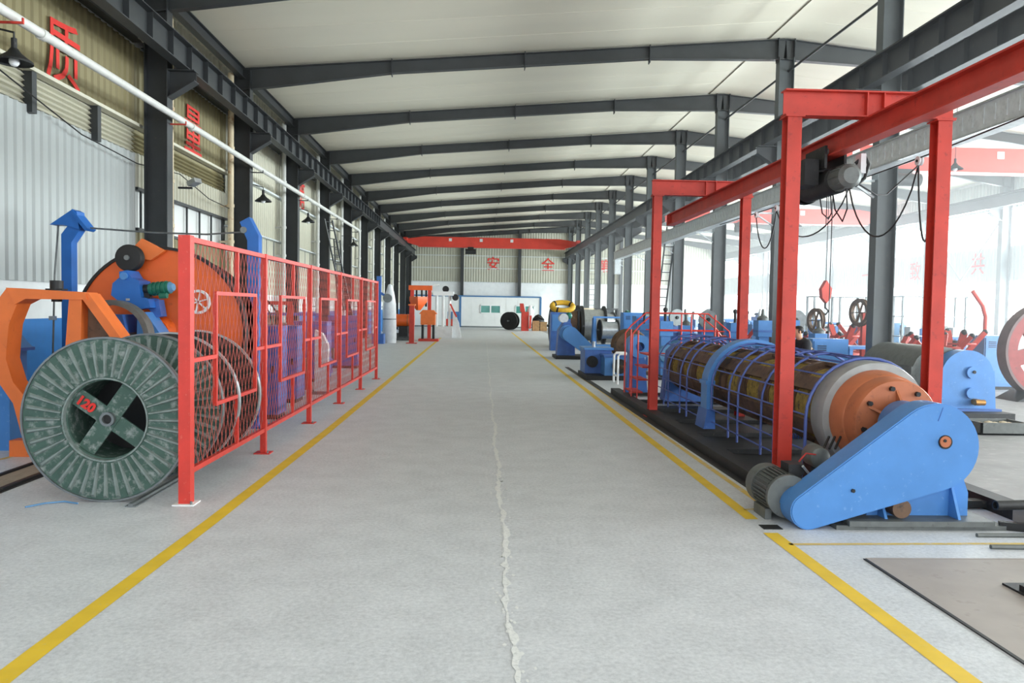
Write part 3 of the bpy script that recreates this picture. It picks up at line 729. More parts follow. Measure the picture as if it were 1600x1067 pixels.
# ---- orange bow frame in front of it
fr = thing('bow_frame', 'orange bent box-section frame at the left picture edge', 'machine frame')
Y0, Y1 = 9.85, 10.15
part('bow_leg', MB().prism([(-6.1, 1.70), (-5.87, 1.80), (-5.68, 2.06), (-5.47, 2.05), (-5.55, 1.90), (-5.66, 1.62), (-5.68, 1.44), (-5.70, 1.2), (-5.62, .92), (-5.46, .72), (-5.62, .66), (-5.78, .9), (-5.86, 1.2), (-5.84, 1.42), (-5.95, 1.56)], 'xz', Y0, Y1), 'frame_orange', fr)
part('bow_top', MB().prism([(-5.68, 2.06), (-4.76, 2.02), (-4.72, 1.93), (-5.45, 1.93), (-5.58, 1.86)], 'xz', Y0 - .02, Y1 + .02), 'frame_orange', fr)
part('bow_post', MB().prism([(-4.95, 1.93), (-4.80, 1.93), (-4.82, 1.2), (-4.86, .2), (-5.1, .2), (-5.0, 1.3)], 'xz', Y0, Y1), 'frame_orange', fr)
part('bow_brace', MB().beam((-4.76, 10, 1.98), (-4.36, 10, 1.42), .3, .1, up=(0, 0, 1)), 'frame_orange', fr)
part('brace_web', MB().prism([(-4.82, 1.86), (-4.74, 1.92), (-4.42, 1.46), (-4.5, 1.2), (-4.82, 1.2)], 'xz', 10.02, 10.05), 'tube_brown', fr)
part('foot_beam', bx(-5.7, 9.9, 0, -4.3, 10.1, .2), 'frame_orange', fr)
part('bow_lower', MB().prism([(-5.62, .66), (-5.46, .72), (-5.2, .3), (-5.2, .18), (-5.5, .18)], 'xz', Y0, Y1), 'frame_orange', fr)
cl = part('wire_guide', MB().cyl((-5.17, 10, 2.04), (-5.17, 10, 2.16), .075, n=16).cyl((-5.17, 10, 1.9), (-5.17, 10, 1.94), .06, n=12), 'iron_black', fr)
part('guide_flange', MB().box(-5.27, 9.93, 2.04, -5.07, 10.07, 2.06), 'iron_black', cl)
part('pivot', MB().cyl((-4.95, 9.83, 1.3), (-4.95, 9.87, 1.3), .06, n=14), 'iron_black', fr)
settle(fr, (-5.1, 10, 0))
# ---- blue column and its angled head at the very left edge
t = thing('blue_stand', 'bright blue box-section stand cut by the left picture edge', 'machine stand')
part('column', MB().prism([(-6.6, 1.28), (-5.92, 1.28), (-5.92, 0), (-6.6, 0)], 'xz', 10.3, 10.7), 'machine_blue', t)
part('head', MB().prism([(-6.7, 1.3), (-5.78, 1.3), (-5.86, 1.38), (-6.05, 1.66), (-6.7, 1.75)], 'xz', 10.22, 10.6), 'machine_blue', t)
part('head_ledge', bx(-6.7, 10.15, 1.27, -5.76, 10.6, 1.31), 'deep_blue', t)
settle(t, (-6.25, 10.5, 0))

# ---- machines behind the fence
def cabinet(name, label, x, y, w_, d, h, m, door_m=None, group=None, lamp=False, cat='control cabinet'):
    t = thing(name, label, cat, group)
    part('body', bx(-w_/2, -d/2, .08, w_/2, d/2, h), m, t); part('plinth', bx(-w_/2 + .03, -d/2 + .03, 0, w_/2 - .03, d/2 - .03, .08), 'iron_black', t)
    n = 2 if w_ > .9 else 1
    for i in range(n):
        a, b_ = -w_/2 + .03 + i * (w_ - .03) / n, -w_/2 + (i + 1) * (w_ - .03) / n
        dr = part('door', bx(a, -d/2 - .02, .14, b_, -d/2, h - .05), door_m or m, t); part('handle', bx(b_ - .07, -d/2 - .045, h * .5, b_ - .04, -d/2 - .02, h * .5 + .12), 'iron_black', dr)
    for i in range(4): part('vent_slat', bx(-w_/2 + .1, -d/2 - .03, h - .3 + i * .045, -w_/2 + .3, -d/2 - .02, h - .28 + i * .045), 'iron_black', t)
    if lamp: part('signal_lamp', MB().cyl((0, 0, h), (0, 0, h + .16), .04, n=12), 'cloth_white', t)
    t.location = (x, y, 0); return t
cabinet('control_cabinet', 'violet-blue control cabinet seen through the first fence panel', -3.75, 13.6, .9, .6, 1.55, 'cage_blue')
cabinet('control_cabinet', 'blue control cabinet with a white top box behind the second fence panel', -4.0, 15.9, 1.0, .7, 1.5, 'deep_blue', 'cage_blue')
cabinet('control_cabinet', 'violet-blue cabinet behind the third fence panel', -4.2, 20.2, .9, .6, 1.5, 'cage_blue')
cabinet('control_cabinet', 'violet-blue cabinet behind the last fence panel', -4.1, 24.6, .9, .6, 1.6, 'cage_blue', lamp=True)
def winder(name, label, x, y, rz, m, m2, h=1.5, wheel=.5):
    """a bobbin winder: bed, two uprights, spindle, bobbin and a motor box"""
    t = thing(name, label, 'winding machine')
    part('bed', bx(-.8, -.4, 0, .8, .4, .25), m, t)
    for s in (-1, 1): part('upright', MB().prism([(s*.7 - .1, .25), (s*.7 + .1, .25), (s*.7 + .06, h), (s*.7 - .06, h)], 'xz', -.15, .15), m, t)
    part('spindle', MB().cyl((-.72, 0, h * .62), (.72, 0, h * .62), .05, n=12), 'steel_grey', t)
    bb = part('bobbin', MB().lathe((0, 0, h * .62), (1, 0, 0), [(-.45, .05), (-.45, wheel), (-.40, wheel), (-.40, wheel * .6), (.40, wheel * .6), (.40, wheel), (.45, wheel), (.45, .05)], 28), m2, t)
    part('wound_wire', MB().lathe((0, 0, h * .62), (1, 0, 0), [(-.39, wheel * .6), (-.39, wheel * .82), (.39, wheel * .82), (.39, wheel * .6)], 28), 'steel_bright', bb)
    part('motor', MB().cyl((.82, 0, .55), (1.15, 0, .55), .16, n=18), 'motor_grey', t); part('motor_foot', bx(.82, -.12, 0, 1.1, .12, .42), m, t)
    part('cross_bar', bx(-.75, -.04, h, .75, .04, h + .08), m, t)
    t.location = (x, y, 0); t.rotation_euler = (0, 0, rz); return t
winder('bobbin_winder', 'red-framed bobbin winder behind the middle fence panels', -4.9, 17.9, .2, 'gantry_red', 'spool_dark', 1.9, .6)
winder('bobbin_winder', 'blue bobbin winder between the cabinets behind the fence', -5.2, 22.5, .1, 'deep_blue', 'spool_dark', 1.6, .5)
t = thing('white_stand', 'leaning white sheet-metal stand behind the third fence panel', 'machine stand')
part('panel', MB().prism([(-3.5, 0), (-3.22, 0), (-3.22, 1.05), (-3.34, 1.3), (-3.5, 1.38)], 'xz', 17.2, 17.4), 'cloth_white', t); part('foot', bx(-3.6, 17.1, 0, -3.15, 17.5, .06), 'steel_grey', t)
settle(t, (-3.36, 17.3, 0))
# frame with a rounded white guard rail behind the second panel
t = thing('guard_arch', 'dark arched wire guard behind the second fence panel', 'guard')
for yy in (14.6, 15.1):
    part('arch', MB().tube([(-4.35 + .62 * math.cos(a), yy, 1.5 + .62 * math.sin(a)) for a in [PI * i / 14 for i in range(15)]], .015, 6), 'iron_black', t)
for a in (.4, 1.0, 1.57, 2.2, 2.8): part('arch_bar', MB().cyl((-4.35 + .62 * math.cos(a), 14.6, 1.5 + .62 * math.sin(a)), (-4.35 + .62 * math.cos(a), 15.1, 1.5 + .62 * math.sin(a)), .012, n=6), 'iron_black', t)
part('table', bx(-5.0, 14.55, .55, -3.7, 15.15, .62), 'cloth_white', t)
for xx in (-4.95, -3.75):
    for yy in (14.6, 15.1): part('leg', bx(xx - .03, yy - .03, 0, xx + .03, yy + .03, 1.5), 'iron_black', t)
settle(t, (-4.35, 14.85, 0))

# ---- far left machine row
t = thing('tarped_machine', 'tall machine wrapped in white sheeting beyond the fence end', 'machine')
part('sheeting', MB().lathe((-4.6, 41.5, 0), (0, 0, 1), [(0, .34), (.3, .36), (1.2, .34), (2.0, .32), (2.6, .22), (3.0, .1), (3.05, 0)], 14), 'cloth_white', t)
part('tie_band', MB().lathe((-4.6, 41.5, 1.2), (0, 0, 1), [(0, .33), (0, .35), (.06, .35), (.06, .33)], 14), 'steel_grey', t)
settle(t, (-4.6, 41.5, 0))
t = thing('blue_mast', 'slim dark blue mast machine at the end of the red fence', 'machine')
part('base', bx(-5.35, 40.2, 0, -4.75, 40.9, .5), 'deep_blue', t); part('mast', bx(-5.15, 40.4, .5, -4.93, 40.65, 3.4), 'deep_blue', t)
part('arm', MB().beam((-5.04, 40.5, 2.6), (-4.5, 40.5, 2.3), .14, .12), 'deep_blue', t); part('head', MB().cyl((-4.6, 40.35, 2.3), (-4.6, 40.65, 2.3), .22, n=18), 'steel_grey', t)
settle(t, (-5.05, 40.5, 0))
t = thing('extruder', 'extruder with a round orange barrel beyond the fence', 'extruder')
part('barrel', MB().lathe((-5.2, 45, 1.1), (1, 0, 0), [(0, 0), (0, .28), (.1, .36), (1.5, .36), (1.6, .3), (1.6, 0)], 28), 'machine_orange', t)
for s in (.4, 1.2): part('barrel_band', MB().lathe((-5.2 + s, 45, 1.1), (1, 0, 0), [(0, .36), (0, .38), (.06, .38), (.06, .36)], 28), 'rust_orange', t)
part('bed', bx(-5.3, 44.6, 0, -3.7, 45.4, .4), 'motor_grey', t)
for s in (-5.0, -4.0): part('saddle', MB().prism([(s - .15, .4), (s + .15, .4), (s + .12, .8), (s - .12, .8)], 'xz', 44.7, 45.3), 'iron_black', t)
part('drive_motor', MB().cyl((-5.2, 44.4, .5), (-4.6, 44.4, .5), .2, n=16), 'motor_grey', t); part('gear_case', bx(-4.4, 44.2, .25, -3.9, 44.6, .8), 'iron_black', t)
settle(t, (-4.5, 45, 0))
t = thing('red_pillar', 'red box pillar standing by the orange hopper machine', 'pillar post')
part('pillar', bx(-3.55, 41.0, 0, -3.3, 41.25, 1.95), 'gantry_red', t); part('base_plate', bx(-3.7, 40.9, 0, -3.15, 41.35, .04), 'gantry_red', t); part('cap', bx(-3.6, 40.95, 1.95, -3.25, 41.3, 2.02), 'frame_orange', t)
settle(t, (-3.42, 41.1, 0))
t = thing('hopper_machine', 'orange hopper machine under an orange portal frame', 'hopper')
part('hopper', MB().lathe((-3.35, 44.5, 1.7), (0, 0, 1), [(0, .12), (.5, .5), (.75, .5), (.75, 0)], 4), 'machine_orange', t)
part('body', bx(-3.2, 44.2, .9, -2.4, 44.9, 1.5), 'frame_orange', t); part('body_top', MB().prism([(-3.3, 1.5), (-2.3, 1.5), (-2.5, 1.72), (-3.1, 1.72)], 'xz', 44.2, 44.9), 'frame_orange', t)
for x in (-3.1, -2.5): part('leg', bx(x - .06, 44.3, 0, x + .06, 44.8, .9), 'iron_black', t)
for x in (-3.85, -2.85): part('portal_leg', bx(x - .1, 46.2, 0, x + .1, 46.4, 2.85), 'crane_red', t)
part('portal_beam', bx(-4.05, 46.15, 2.85, -2.7, 46.45, 3.12), 'machine_orange', t)
for x in (-3.6, -3.3, -3.05): part('hanging_rod', bx(x - .05, 46.25, 1.9, x + .05, 46.35, 2.85), 'iron_black', t)
part('skid', bx(-3.3, 43.9, 0, -2.2, 45.1, .12), 'crane_red', t)
settle(t, (-2.9, 45, 0))
t = thing('white_press', 'white machine with round columns and dark motors on top', 'machine')
part('bed', bx(-2.9, 52.3, 0, -1.75, 53.4, .7), 'cloth_white', t)
for x in (-2.75, -2.35, -1.95): part('column', MB().cyl((x, 52.8, .7), (x, 52.8, 2.6), .09, n=14), 'frame_white', t)
part('head', bx(-2.95, 52.4, 2.6, -1.7, 53.2, 2.85), 'frame_white', t)
for x, z in ((-2.2, 3.0), (-1.6, 2.5)):
    part('motor', MB().cyl((x, 52.5, z), (x, 53.0, z), .2, n=16), 'iron_black', t)
part('side_frame', MB().prism([(-1.75, 0), (-1.2, 0), (-1.35, .9), (-1.75, 1.9)], 'xz', 52.6, 52.9), 'cloth_white', t)
part('feed_pipe', MB().tube([(-3.0, 52.8, 2.7), (-3.2, 52.8, 2.9), (-3.2, 52.8, 3.2), (-2.6, 52.8, 3.25)], .06, 8), 'frame_white', t)
part('red_lever', MB().beam((-1.9, 52.3, 2.1), (-1.5, 52.3, 1.3), .1, .1), 'crane_red', t)
settle(t, (-2.3, 52.8, 0)); t.location = (-2.15, 49.5, 0)
cabinet('tool_cabinet', 'blue box with a dark top near the foot of the end wall column', -2.2, 70, 1.0, .8, 1.5, 'deep_blue', 'trim_blue', cat='cabinet')
t = thing('red_trolley', 'small dark red trolley in front of the far blue box', 'trolley')
part('tray', bx(-2.7, 66.5, .35, -1.9, 67.2, .9), 'gantry_red', t)
for x in (-2.6, -2.0):
    for yy in (66.6, 67.1): part('wheel', MB().cyl((x, yy - .03, .12), (x, yy + .03, .12), .12, n=14), 'rubber_black', t)
part('axle_frame', bx(-2.65, 66.55, .12, -1.95, 67.15, .35), 'iron_black', t)
settle(t, (-2.3, 66.85, 0))
# ================================================================== RIGHT SIDE
# ---- red gantry with its monorail
ga = thing('monorail_gantry', 'red steel gantry with overhead monorail beam straddling the stranding machine', 'gantry')
for yy, xa, xb in ((8.3, 3.25, 4.85), (14.2, 3.16, 4.76)):
    for x in (xa, xb):
        c = part('gantry_column', MB().box(x - .075, yy - .08, 0, x + .075, yy - .066, 3.95).box(x - .075, yy + .066, 0, x + .075, yy + .08, 3.95).box(x - .006, yy - .066, 0, x + .006, yy + .066, 3.95), 'gantry_red', ga)
        part('foot_plate', bx(x - .14, yy - .14, 0, x + .14, yy + .14, .015), 'gantry_red', c)
        part('cap_plate', bx(x - .1, yy - .1, 3.95, x + .1, yy + .1, 3.965), 'gantry_red', c)
    cb = part('cross_beam', MB().ibeam((xa - .1, yy, 4.24), (xb + .12, yy, 4.24), .15, .27, .015, .012), 'gantry_red', ga)
    for x in (4.02, 4.2): part('stiffener_plate', bx(x - .006, yy - .07, 3.985, x + .006, yy + .07, 4.225), 'gantry_red', cb)
part('monorail_beam', MB().ibeam((4.11, 1.2, 3.985), (4.11, 17.15, 3.985), .16, .24, .018, .014), 'gantry_red', ga)
part('end_stop', bx(4.03, 17.1, 3.76, 4.19, 17.16, 3.97), 'gantry_red', ga)
settle(ga, (4.05, 11.2, 0))
# ---- electric hoist
ho = thing('electric_hoist', 'dark grey electric hoist hanging under the red monorail', 'hoist')
X, Z = 4.13, 3.46
part('drum_housing', MB().lathe((X, 9.1, Z), (0, 1, 0), [(0, 0), (0, .13), (.03, .155), (.85, .155), (.88, .13), (.88, 0)], 28), 'iron_black', ho)
mo = part('hoist_motor', MB().lathe((X, 8.78, Z), (0, 1, 0), [(0, 0), (0, .09), (.04, .135), (.32, .135)], 24), 'motor_grey', ho)
for i in range(10):
    a = 2 * PI * i / 10; part('motor_fin', MB().beam((X + .14 * math.cos(a), 8.84, Z + .14 * math.sin(a)), (X + .14 * math.cos(a), 9.08, Z + .14 * math.sin(a)), .012, .012), 'motor_grey', mo)
part('gear_cover', MB().lathe((X, 9.98, Z), (0, 1, 0), [(0, .17), (.1, .17), (.18, .1), (.18, 0)], 24), 'iron_black', ho)
tr = part('trolley', MB().box(X - .15, 9.15, 3.6, X - .12, 9.7, 3.86).box(X + .08, 9.15, 3.6, X + .11, 9.7, 3.86).box(X - .15, 9.3, 3.58, X + .11, 9.55, 3.62), 'iron_black', ho)
for yy in (9.25, 9.6):
    for s in (-.1, .06): part('trolley_wheel', MB().cyl((X + s - .02, yy, 3.80), (X + s + .02, yy, 3.80), .05, n=14), 'steel_grey', tr)
part('control_box', bx(X - .34, 9.25, 3.42, X - .17, 9.65, 3.72), 'iron_black', ho)
part('rope_guide', MB().tube([(X + .12, 8.95, 3.62), (X + .2, 8.9, 3.72), (X + .24, 8.88, 3.6), (X + .2, 8.88, 3.45), (X + .1, 8.9, 3.36)], .02, 8), 'iron_black', ho)
part('end_bracket', bx(X + .14, 8.86, 3.5, X + .2, 9.0, 3.72), 'cloth_white', ho)
for dx, z0 in ((-.02, 2.95), (.05, 1.5)): part('lift_rope', MB().cyl((X + dx, 9.35, Z - .14), (X + dx, 9.35, z0 if dx < 0 else 1.62), .006, n=6), 'iron_black', ho)
part('hook_block', MB().box(X - .05, 9.3, 2.78, X + .02, 9.4, 2.97), 'iron_black', ho) if False else None
for (a, b_, zz) in ((8.9, 9.25, 2.98), (9.3, 9.6, 3.05)):
    part('hanging_cable', MB().tube([(X, a, Z - .12), (X + .03, a + .02, Z - .35), (X + .05, (a + b_) / 2, zz), (X + .03, b_ - .02, Z - .33), (X, b_, Z - .12)], .009, 6), 'cable_black', ho)
settle(ho, (X, 9.4, 3.3))
# ---- festoon wire with rollers and loops
fs = thing('festoon_cable', 'black festoon cable looping from white rollers on a taut wire beside the gantry', 'cable')
FXX = 5.1
part('taut_wire', MB().tube([(FXX, 2, 3.95), (FXX, 7.4, 3.80), (FXX, 8.8, 3.75), (FXX, 10.8, 3.72), (FXX + .05, 17, 3.78)], .008, 6), 'cable_black', fs)
RO = [8.78, 9.16, 10.9, 13.6, 14.6]
for yy in RO:
    r = part('roller', MB().lathe((FXX - .02, yy, 3.71), (1, 0, 0), [(0, .02), (0, .055), (.02, .055), (.028, .04), (.036, .055), (.056, .055), (.056, .02)], 18, True), 'cloth_white', fs)
    part('roller_pin', MB().cyl((FXX - .03, yy, 3.71), (FXX + .05, yy, 3.71), .015, n=8), 'iron_black', r)
for a, b_, d in ((8.78, 9.16, .9), (9.16, 10.9, .75), (10.9, 13.6, .55), (13.6, 14.6, .6)):
    part('cable_loop', MB().tube([(FXX, a + (b_ - a) * s, 3.66 - d * (1 - (2*s - 1) ** 2) ** .8) for s in [i / 14 for i in range(15)]], .011, 6), 'cable_black', fs)
part('cable_tail', MB().tube([(FXX, 8.78, 3.68), (FXX + .02, 8.7, 3.3), (FXX + .05, 8.75, 2.9), (FXX + .03, 8.82, 2.72)], .009, 6), 'cable_black', fs)
part('cable_lead', MB().tube([(FXX, 9.16, 3.66), (FXX - .4, 9.1, 3.3), (X + .4, 9.0, 3.28), (X + .15, 8.95, 3.4)], .01, 6), 'cable_black', fs)
settle(fs, (FXX, 9, 2.7))

# ---- stranding machine
sm = thing('stranding_machine', 'long tubular stranding machine with blue wire guard and brown end drum', 'stranding machine')
AX, AZ = 4.22, .83; A = (0, 1, 0)
for x0, x1 in ((3.04, 3.24), (5.05, 5.25)):
    part('base_beam', bx(x0, 7.0, 0, x1, 18.0, .13), 'iron_black', sm)
for i in range(8): part('base_tie', bx(3.24, 7.6 + i * 1.4, .02, 5.05, 7.72 + i * 1.4, .09), 'iron_black', sm)
part('oil_tray', bx(3.3, 8.6, .0, 5.0, 15.6, .03), 'iron_black', sm)
# rotor: discs, bobbins and longitudinal bars
rings = [8.62 + .86 * k for k in range(9)]
for y in rings: part('rotor_disc', MB().lathe((AX, y - .06, AZ), A, [(0, 0), (0, .5), (.12, .5), (.12, 0)], 40), 'tube_brown', sm)
for k in range(8):
    y = rings[k] + .1
    bb = part('bobbin', MB().lathe((AX, y, AZ), A, [(0, .05), (0, .44), (.05, .44), (.05, .40), (.61, .40), (.61, .44), (.66, .44), (.66, .05)], 32), 'tube_brown', sm)
    part('wound_wire', MB().lathe((AX, y + .05, AZ), A, [(i * .02, .425 + (.008 if i % 2 else -.006)) for i in range(29)], 32), 'bobbin_yellow', bb)
for i in range(6):
    a = 2 * PI * i / 6 + .42; d = Vector((math.cos(a), 0, math.sin(a))); p = Vector((AX, 0, AZ)) + d * .475
    part('rotor_bar', MB().beam(p + Vector((0, 8.6, 0)), p + Vector((0, 15.5, 0)), .17, .04, up=d), 'tube_brown', sm)
# front end drum
part('bearing_ring', MB().lathe((AX, 8.24, AZ), A, [(0, .50), (0, .57), (.03, .585), (.27, .585), (.30, .57), (.30, .3)], 56), 'ring_grey', sm)
dr = part('end_drum', MB().lathe((AX, 7.8, AZ), A, [(0, .0), (0, .42), (.025, .435), (.2, .452), (.22, .47), (.44, .50)], 56), 'rust_orange', sm)
for i in range(8):
    a = 2 * PI * i / 8 + .2; d = Vector((math.cos(a), 0, math.sin(a))); c = Vector((AX, 7.8, AZ)) + d * .35
    part('drum_bolt', MB().cyl(c, c - Vector((0, .04, 0)), .026, n=6), 'iron_black', dr)
for i in range(6):
    a = 2 * PI * i / 6 + .55; d = Vector((math.cos(a), 0, math.sin(a))); c = Vector((AX, 7.8, AZ))
    t_ = Vector((0, 1, 0)).cross(d).normalized() * .012
    part('gusset', MB().add([c + d*.15 + t_, c + d*.33 + t_, c + d*.15 + t_ - Vector((0, .16, 0)), c + d*.15 - t_, c + d*.33 - t_, c + d*.15 - t_ - Vector((0, .16, 0))], [(0, 1, 2), (3, 5, 4), (0, 3, 4, 1), (1, 4, 5, 2), (2, 5, 3, 0)]), 'rust_orange', dr)
part('shaft_housing', MB().lathe((AX - .02, 7.1, AZ), A, [(0, .2), (.05, .24), (.58, .24), (.66, .2), (.7, .0)], 32), 'machine_blue', sm)
part('bearing_cap', MB().prism([(AX - .32, .5), (AX - .28, AZ + .08), (AX - .12, AZ + .2), (AX + .12, AZ + .2), (AX + .28, AZ + .08), (AX + .32, .5)], 'xz', 7.14, 7.46), 'machine_blue', sm)
# belt guard: two rounded ends joined by straight flanks
bc, br, sc_, sr = Vector((4.075, .745)), .392, Vector((2.945, .165)), .165
def hull(c0, r0, c1, r1, n=22):
    d = c1 - c0; L_ = d.length; th = math.atan2(d.y, d.x); al = math.acos((r0 - r1) / L_); P = []
    for i in range(n + 1):
        a = th + al + (2*PI - 2*al) * i / n; P.append((c0.x + r0 * math.cos(a), c0.y + r0 * math.sin(a)))
    for i in range(n + 1):
        a = th - al + (2*al) * i / n; P.append((c1.x + r1 * math.cos(a), c1.y + r1 * math.sin(a)))
    return P
gd = part('belt_guard', MB().prism(hull(bc, br, sc_, sr), 'xz', 6.86, 7.12), 'machine_blue', sm)
part('guard_lip', MB().prism(hull(bc, br - .012, sc_, sr - .012), 'xz', 6.85, 6.862), 'machine_blue', gd)
part('shaft_hole', MB().cyl((4.15, 6.84, .795), (4.15, 6.855, .795), .062, n=22), 'rubber_black', gd)
part('shaft_end', MB().cyl((4.143, 6.828, .80), (4.143, 6.85, .80), .05, n=20), 'rust_orange', gd)
part('shaft_centre', MB().cyl((4.135, 6.82, .81), (4.135, 6.83, .81), .014, n=10), 'rubber_black', gd)
part('guard_bolt', MB().cyl((3.33, 6.83, .355), (3.33, 6.85, .355), .018, n=6), 'iron_black', gd)
part('guard_seam', MB().beam((4.08, 6.849, .98), (4.12, 6.849, 1.1), .006, .006), 'deep_blue', gd)
# pedestal below the guard
pd = part('pedestal', MB().prism([(3.55, .085), (4.50, .085), (4.50, .30), (4.40, .56), (4.1, .62), (3.95, .5), (3.68, .30)], 'xz', 7.04, 7.4), 'machine_blue', sm)
part('pedestal_rib', MB().prism([(6.88, .085), (7.04, .085), (7.04, .42)], 'yz', 4.32, 4.345), 'machine_blue', pd)
part('pedestal_rib', MB().prism([(6.9, .085), (7.04, .085), (7.04, .3)], 'yz', 3.66, 3.685), 'machine_blue', pd)
part('pedestal_port', MB().cyl((3.80, 6.88, .185), (3.80, 7.06, .185), .085, n=22), 'tube_brown', pd)
part('pedestal_foot', bx(3.3, 6.82, .04, 4.62, 7.5, .088), 'motor_grey', pd)
part('sole_plate', bx(3.2, 6.86, 0, 4.75, 7.5, .04), 'motor_grey', pd)
# main motor with cooling fins
mx, mz = 2.86, .235
mo = part('main_motor', MB().lathe((mx, 7.12, mz), A, [(0, 0), (0, .16), (.05, .175), (.40, .175), (.42, .185), (.54, .185), (.58, .15), (.58, 0)], 36), 'motor_grey', sm)
me = MB().box(-.004, 0, .17, .004, .34, .2).mesh('cooling_fin')
for i in range(32):
    o = link('cooling_fin', me, 'motor_grey', mo); o.location = (mx, 7.18, mz); o.rotation_euler = (0, 2 * PI * i / 32, 0)
part('fan_cover', MB().lathe((mx, 7.54, mz), A, [(0, .19), (0, .2), (.16, .2), (.18, .17), (.18, 0)], 36), 'motor_grey', mo)
part('end_bell', MB().lathe((mx, 7.10, mz), A, [(0, .1), (.0, .2), (.05, .2), (.05, .1)], 36), 'motor_grey', mo)
part('motor_foot', bx(mx - .18, 7.2, 0, mx - .12, 7.5, .1), 'motor_grey', mo); part('motor_foot', bx(mx + .12, 7.2, 0, mx + .18, 7.5, .1), 'motor_grey', mo)
part('terminal_box', bx(mx + .05, 7.25, mz + .17, mx + .2, 7.45, mz + .27), 'iron_black', mo)
part('adjusting_rod', MB().cyl((3.02, 7.2, .5), (3.22, 7.3, .30), .012, n=8), 'steel_bright', mo)
# brake unit and its wiring
bk = part('brake_unit', MB().lathe((3.47, 7.82, .46), A, [(0, 0), (0, .07), (.02, .1), (.06, .115), (.22, .115), (.22, 0)], 28), 'motor_grey', sm)
part('brake_bracket', bx(3.4, 7.9, .09, 3.56, 8.1, .4), 'iron_black', bk)
for k, d in enumerate((0, .06, .12)): part('brake_spring', MB().beam((3.50 + d, 7.85, .55), (3.60 + d, 7.95, .66), .018, .018), 'iron_black', bk)
part('red_cable', MB().tube([(3.4, 7.8, .5), (3.28, 7.75, .52), (3.2, 7.7, .46), (3.12, 7.6, .42)], .008, 6), 'cable_red', bk)
# solid blue arch in the middle
def arch_pts(hw, zt, y, n=16, zb=.13):
    r = hw; zc = zt - r
    return [(AX - hw, y, zb), (AX - hw, y, zc * .5)] + [(AX + r * math.cos(PI - PI * i / n), y, zc + r * math.sin(PI * i / n)) for i in range(n + 1)] + [(AX + hw, y, zc * .5), (AX + hw, y, zb)]
outer = [(p[0], p[2]) for p in arch_pts(.72, 1.5, 0)]; inner = [(p[0], p[2]) for p in arch_pts(.62, 1.40, 0)]
ar = MB()
for i in range(len(outer) - 1):
    q4 = [outer[i], outer[i+1], inner[i+1], inner[i]]; ar.prism(q4, 'xz', 11.98, 12.3)
part('centre_arch', ar, 'machine_blue', sm)
for s in (-1, 1):
    part('arch_foot', MB().prism([(AX + s*.60, .13), (AX + s*.78, .13), (AX + s*.73, .42), (AX + s*.61, .42)], 'xz', 11.9, 12.38), 'deep_blue', sm)
    part('arch_collar', bx(AX + s*.60, 11.96, .8, AX + s*.745, 12.32, .86), 'machine_blue', sm)
# wire guards: arches and straight wires
def guard(ya, yb, arches, hw, zt, nm):
    g = part('wire_guard', MB().tube(arch_pts(hw, zt, ya), .018, 6), 'cage_blue', sm)
    for y in arches: part('guard_arch', MB().tube(arch_pts(hw, zt, y), .015, 6), 'cage_blue', g)
    zc = zt - hw
    for k in range(4): 
        z = .24 + k * .19
        for s in (-1, 1): part('guard_wire', MB().cyl((AX + s*hw, ya, z), (AX + s*hw, yb, z), .011, n=6), 'cage_blue', g)
    for k in range(1, 8):
        a = PI * k / 8; part('guard_wire', MB().cyl((AX + hw * math.cos(a), ya, zc + hw * math.sin(a)), (AX + hw * math.cos(a), yb, zc + hw * math.sin(a)), .011, n=6), 'cage_blue', g)
guard(8.45, 11.95, (9.37, 9.8, 10.7, 11.1, 11.93), .66, 1.44, 'near')
guard(12.32, 15.6, (12.35, 13.3, 13.75, 14.6, 14.95, 15.6), .68, 1.46, 'far')
part('coil_spring', MB().tube([(3.75 + i * .0045, 9.6 + .03 * math.cos(i * .9), .40 + .03 * math.sin(i * .9)) for i in range(60)], .007, 5), 'cage_blue', sm)
# rear gear head
part('rear_head', MB().prism([(3.75, .1), (4.7, .1), (4.6, 1.1), (4.4, 1.25), (4.0, 1.25), (3.85, 1.1)], 'xz', 15.75, 16.2), 'deep_blue', sm)
part('rear_cone', MB().cyl((AX, 16.2, AZ), (AX, 16.7, AZ), .3, .12, n=24), 'steel_grey', sm)
settle(sm, (AX, 11.5, 0))
# drain pit cover and steel offcuts in front of it
tag(part('pit_cover', bx(2.55, 6.86, 0, 2.72, 7.0, .006), 'rubber_black'), 'small black pit cover beside the finned motor', 'cover')
def pipe(p0, p1, r, m, label):
    t = thing('steel_pipe', label, 'pipe', 'loose steel pipes at the right edge'); p0, p1 = Vector(p0), Vector(p1); d = (p1 - p0).normalized()
    part('pipe_wall', MB().lathe(p0, d, [(0, r * .72), (0, r), ((p1 - p0).length, r), ((p1 - p0).length, r * .72)], 18, True), m, t)
    part('pipe_bore', MB().cyl(p0 + d * .03, p0 + d * .04, r * .72, n=18), 'rubber_black', t); settle(t, Vector((p0.x, p0.y, 0)))
pipe((4.72, 6.98, .20), (6.6, 7.15, .20), .045, 'iron_black', 'black open-ended steel pipe raised at the right picture edge')
for xx in (5.1, 6.2): tag(part('pipe_block', bx(xx - .06, 6.92, 0, xx + .06, 7.2, .155), 'wood_plank'), 'wooden block carrying the black steel pipe, %s one' % ('nearer the machine' if xx < 6 else 'outer'), 'block')
tag(part('steel_bar', MB().beam((4.72, 6.92, .036), (5.9, 6.42, .036), .07, .07), 'iron_black'), 'dark square steel bar running off behind the blue pedestal', 'bar')
tag(part('steel_rod', MB().tube([(4.35, 6.66, .015), (4.7, 6.66, .015), (5.0, 6.65, .02), (6.0, 6.6, .02)], .02, 8), 'motor_grey'), 'thin grey rod on the floor just in front of the machine base', 'rod')
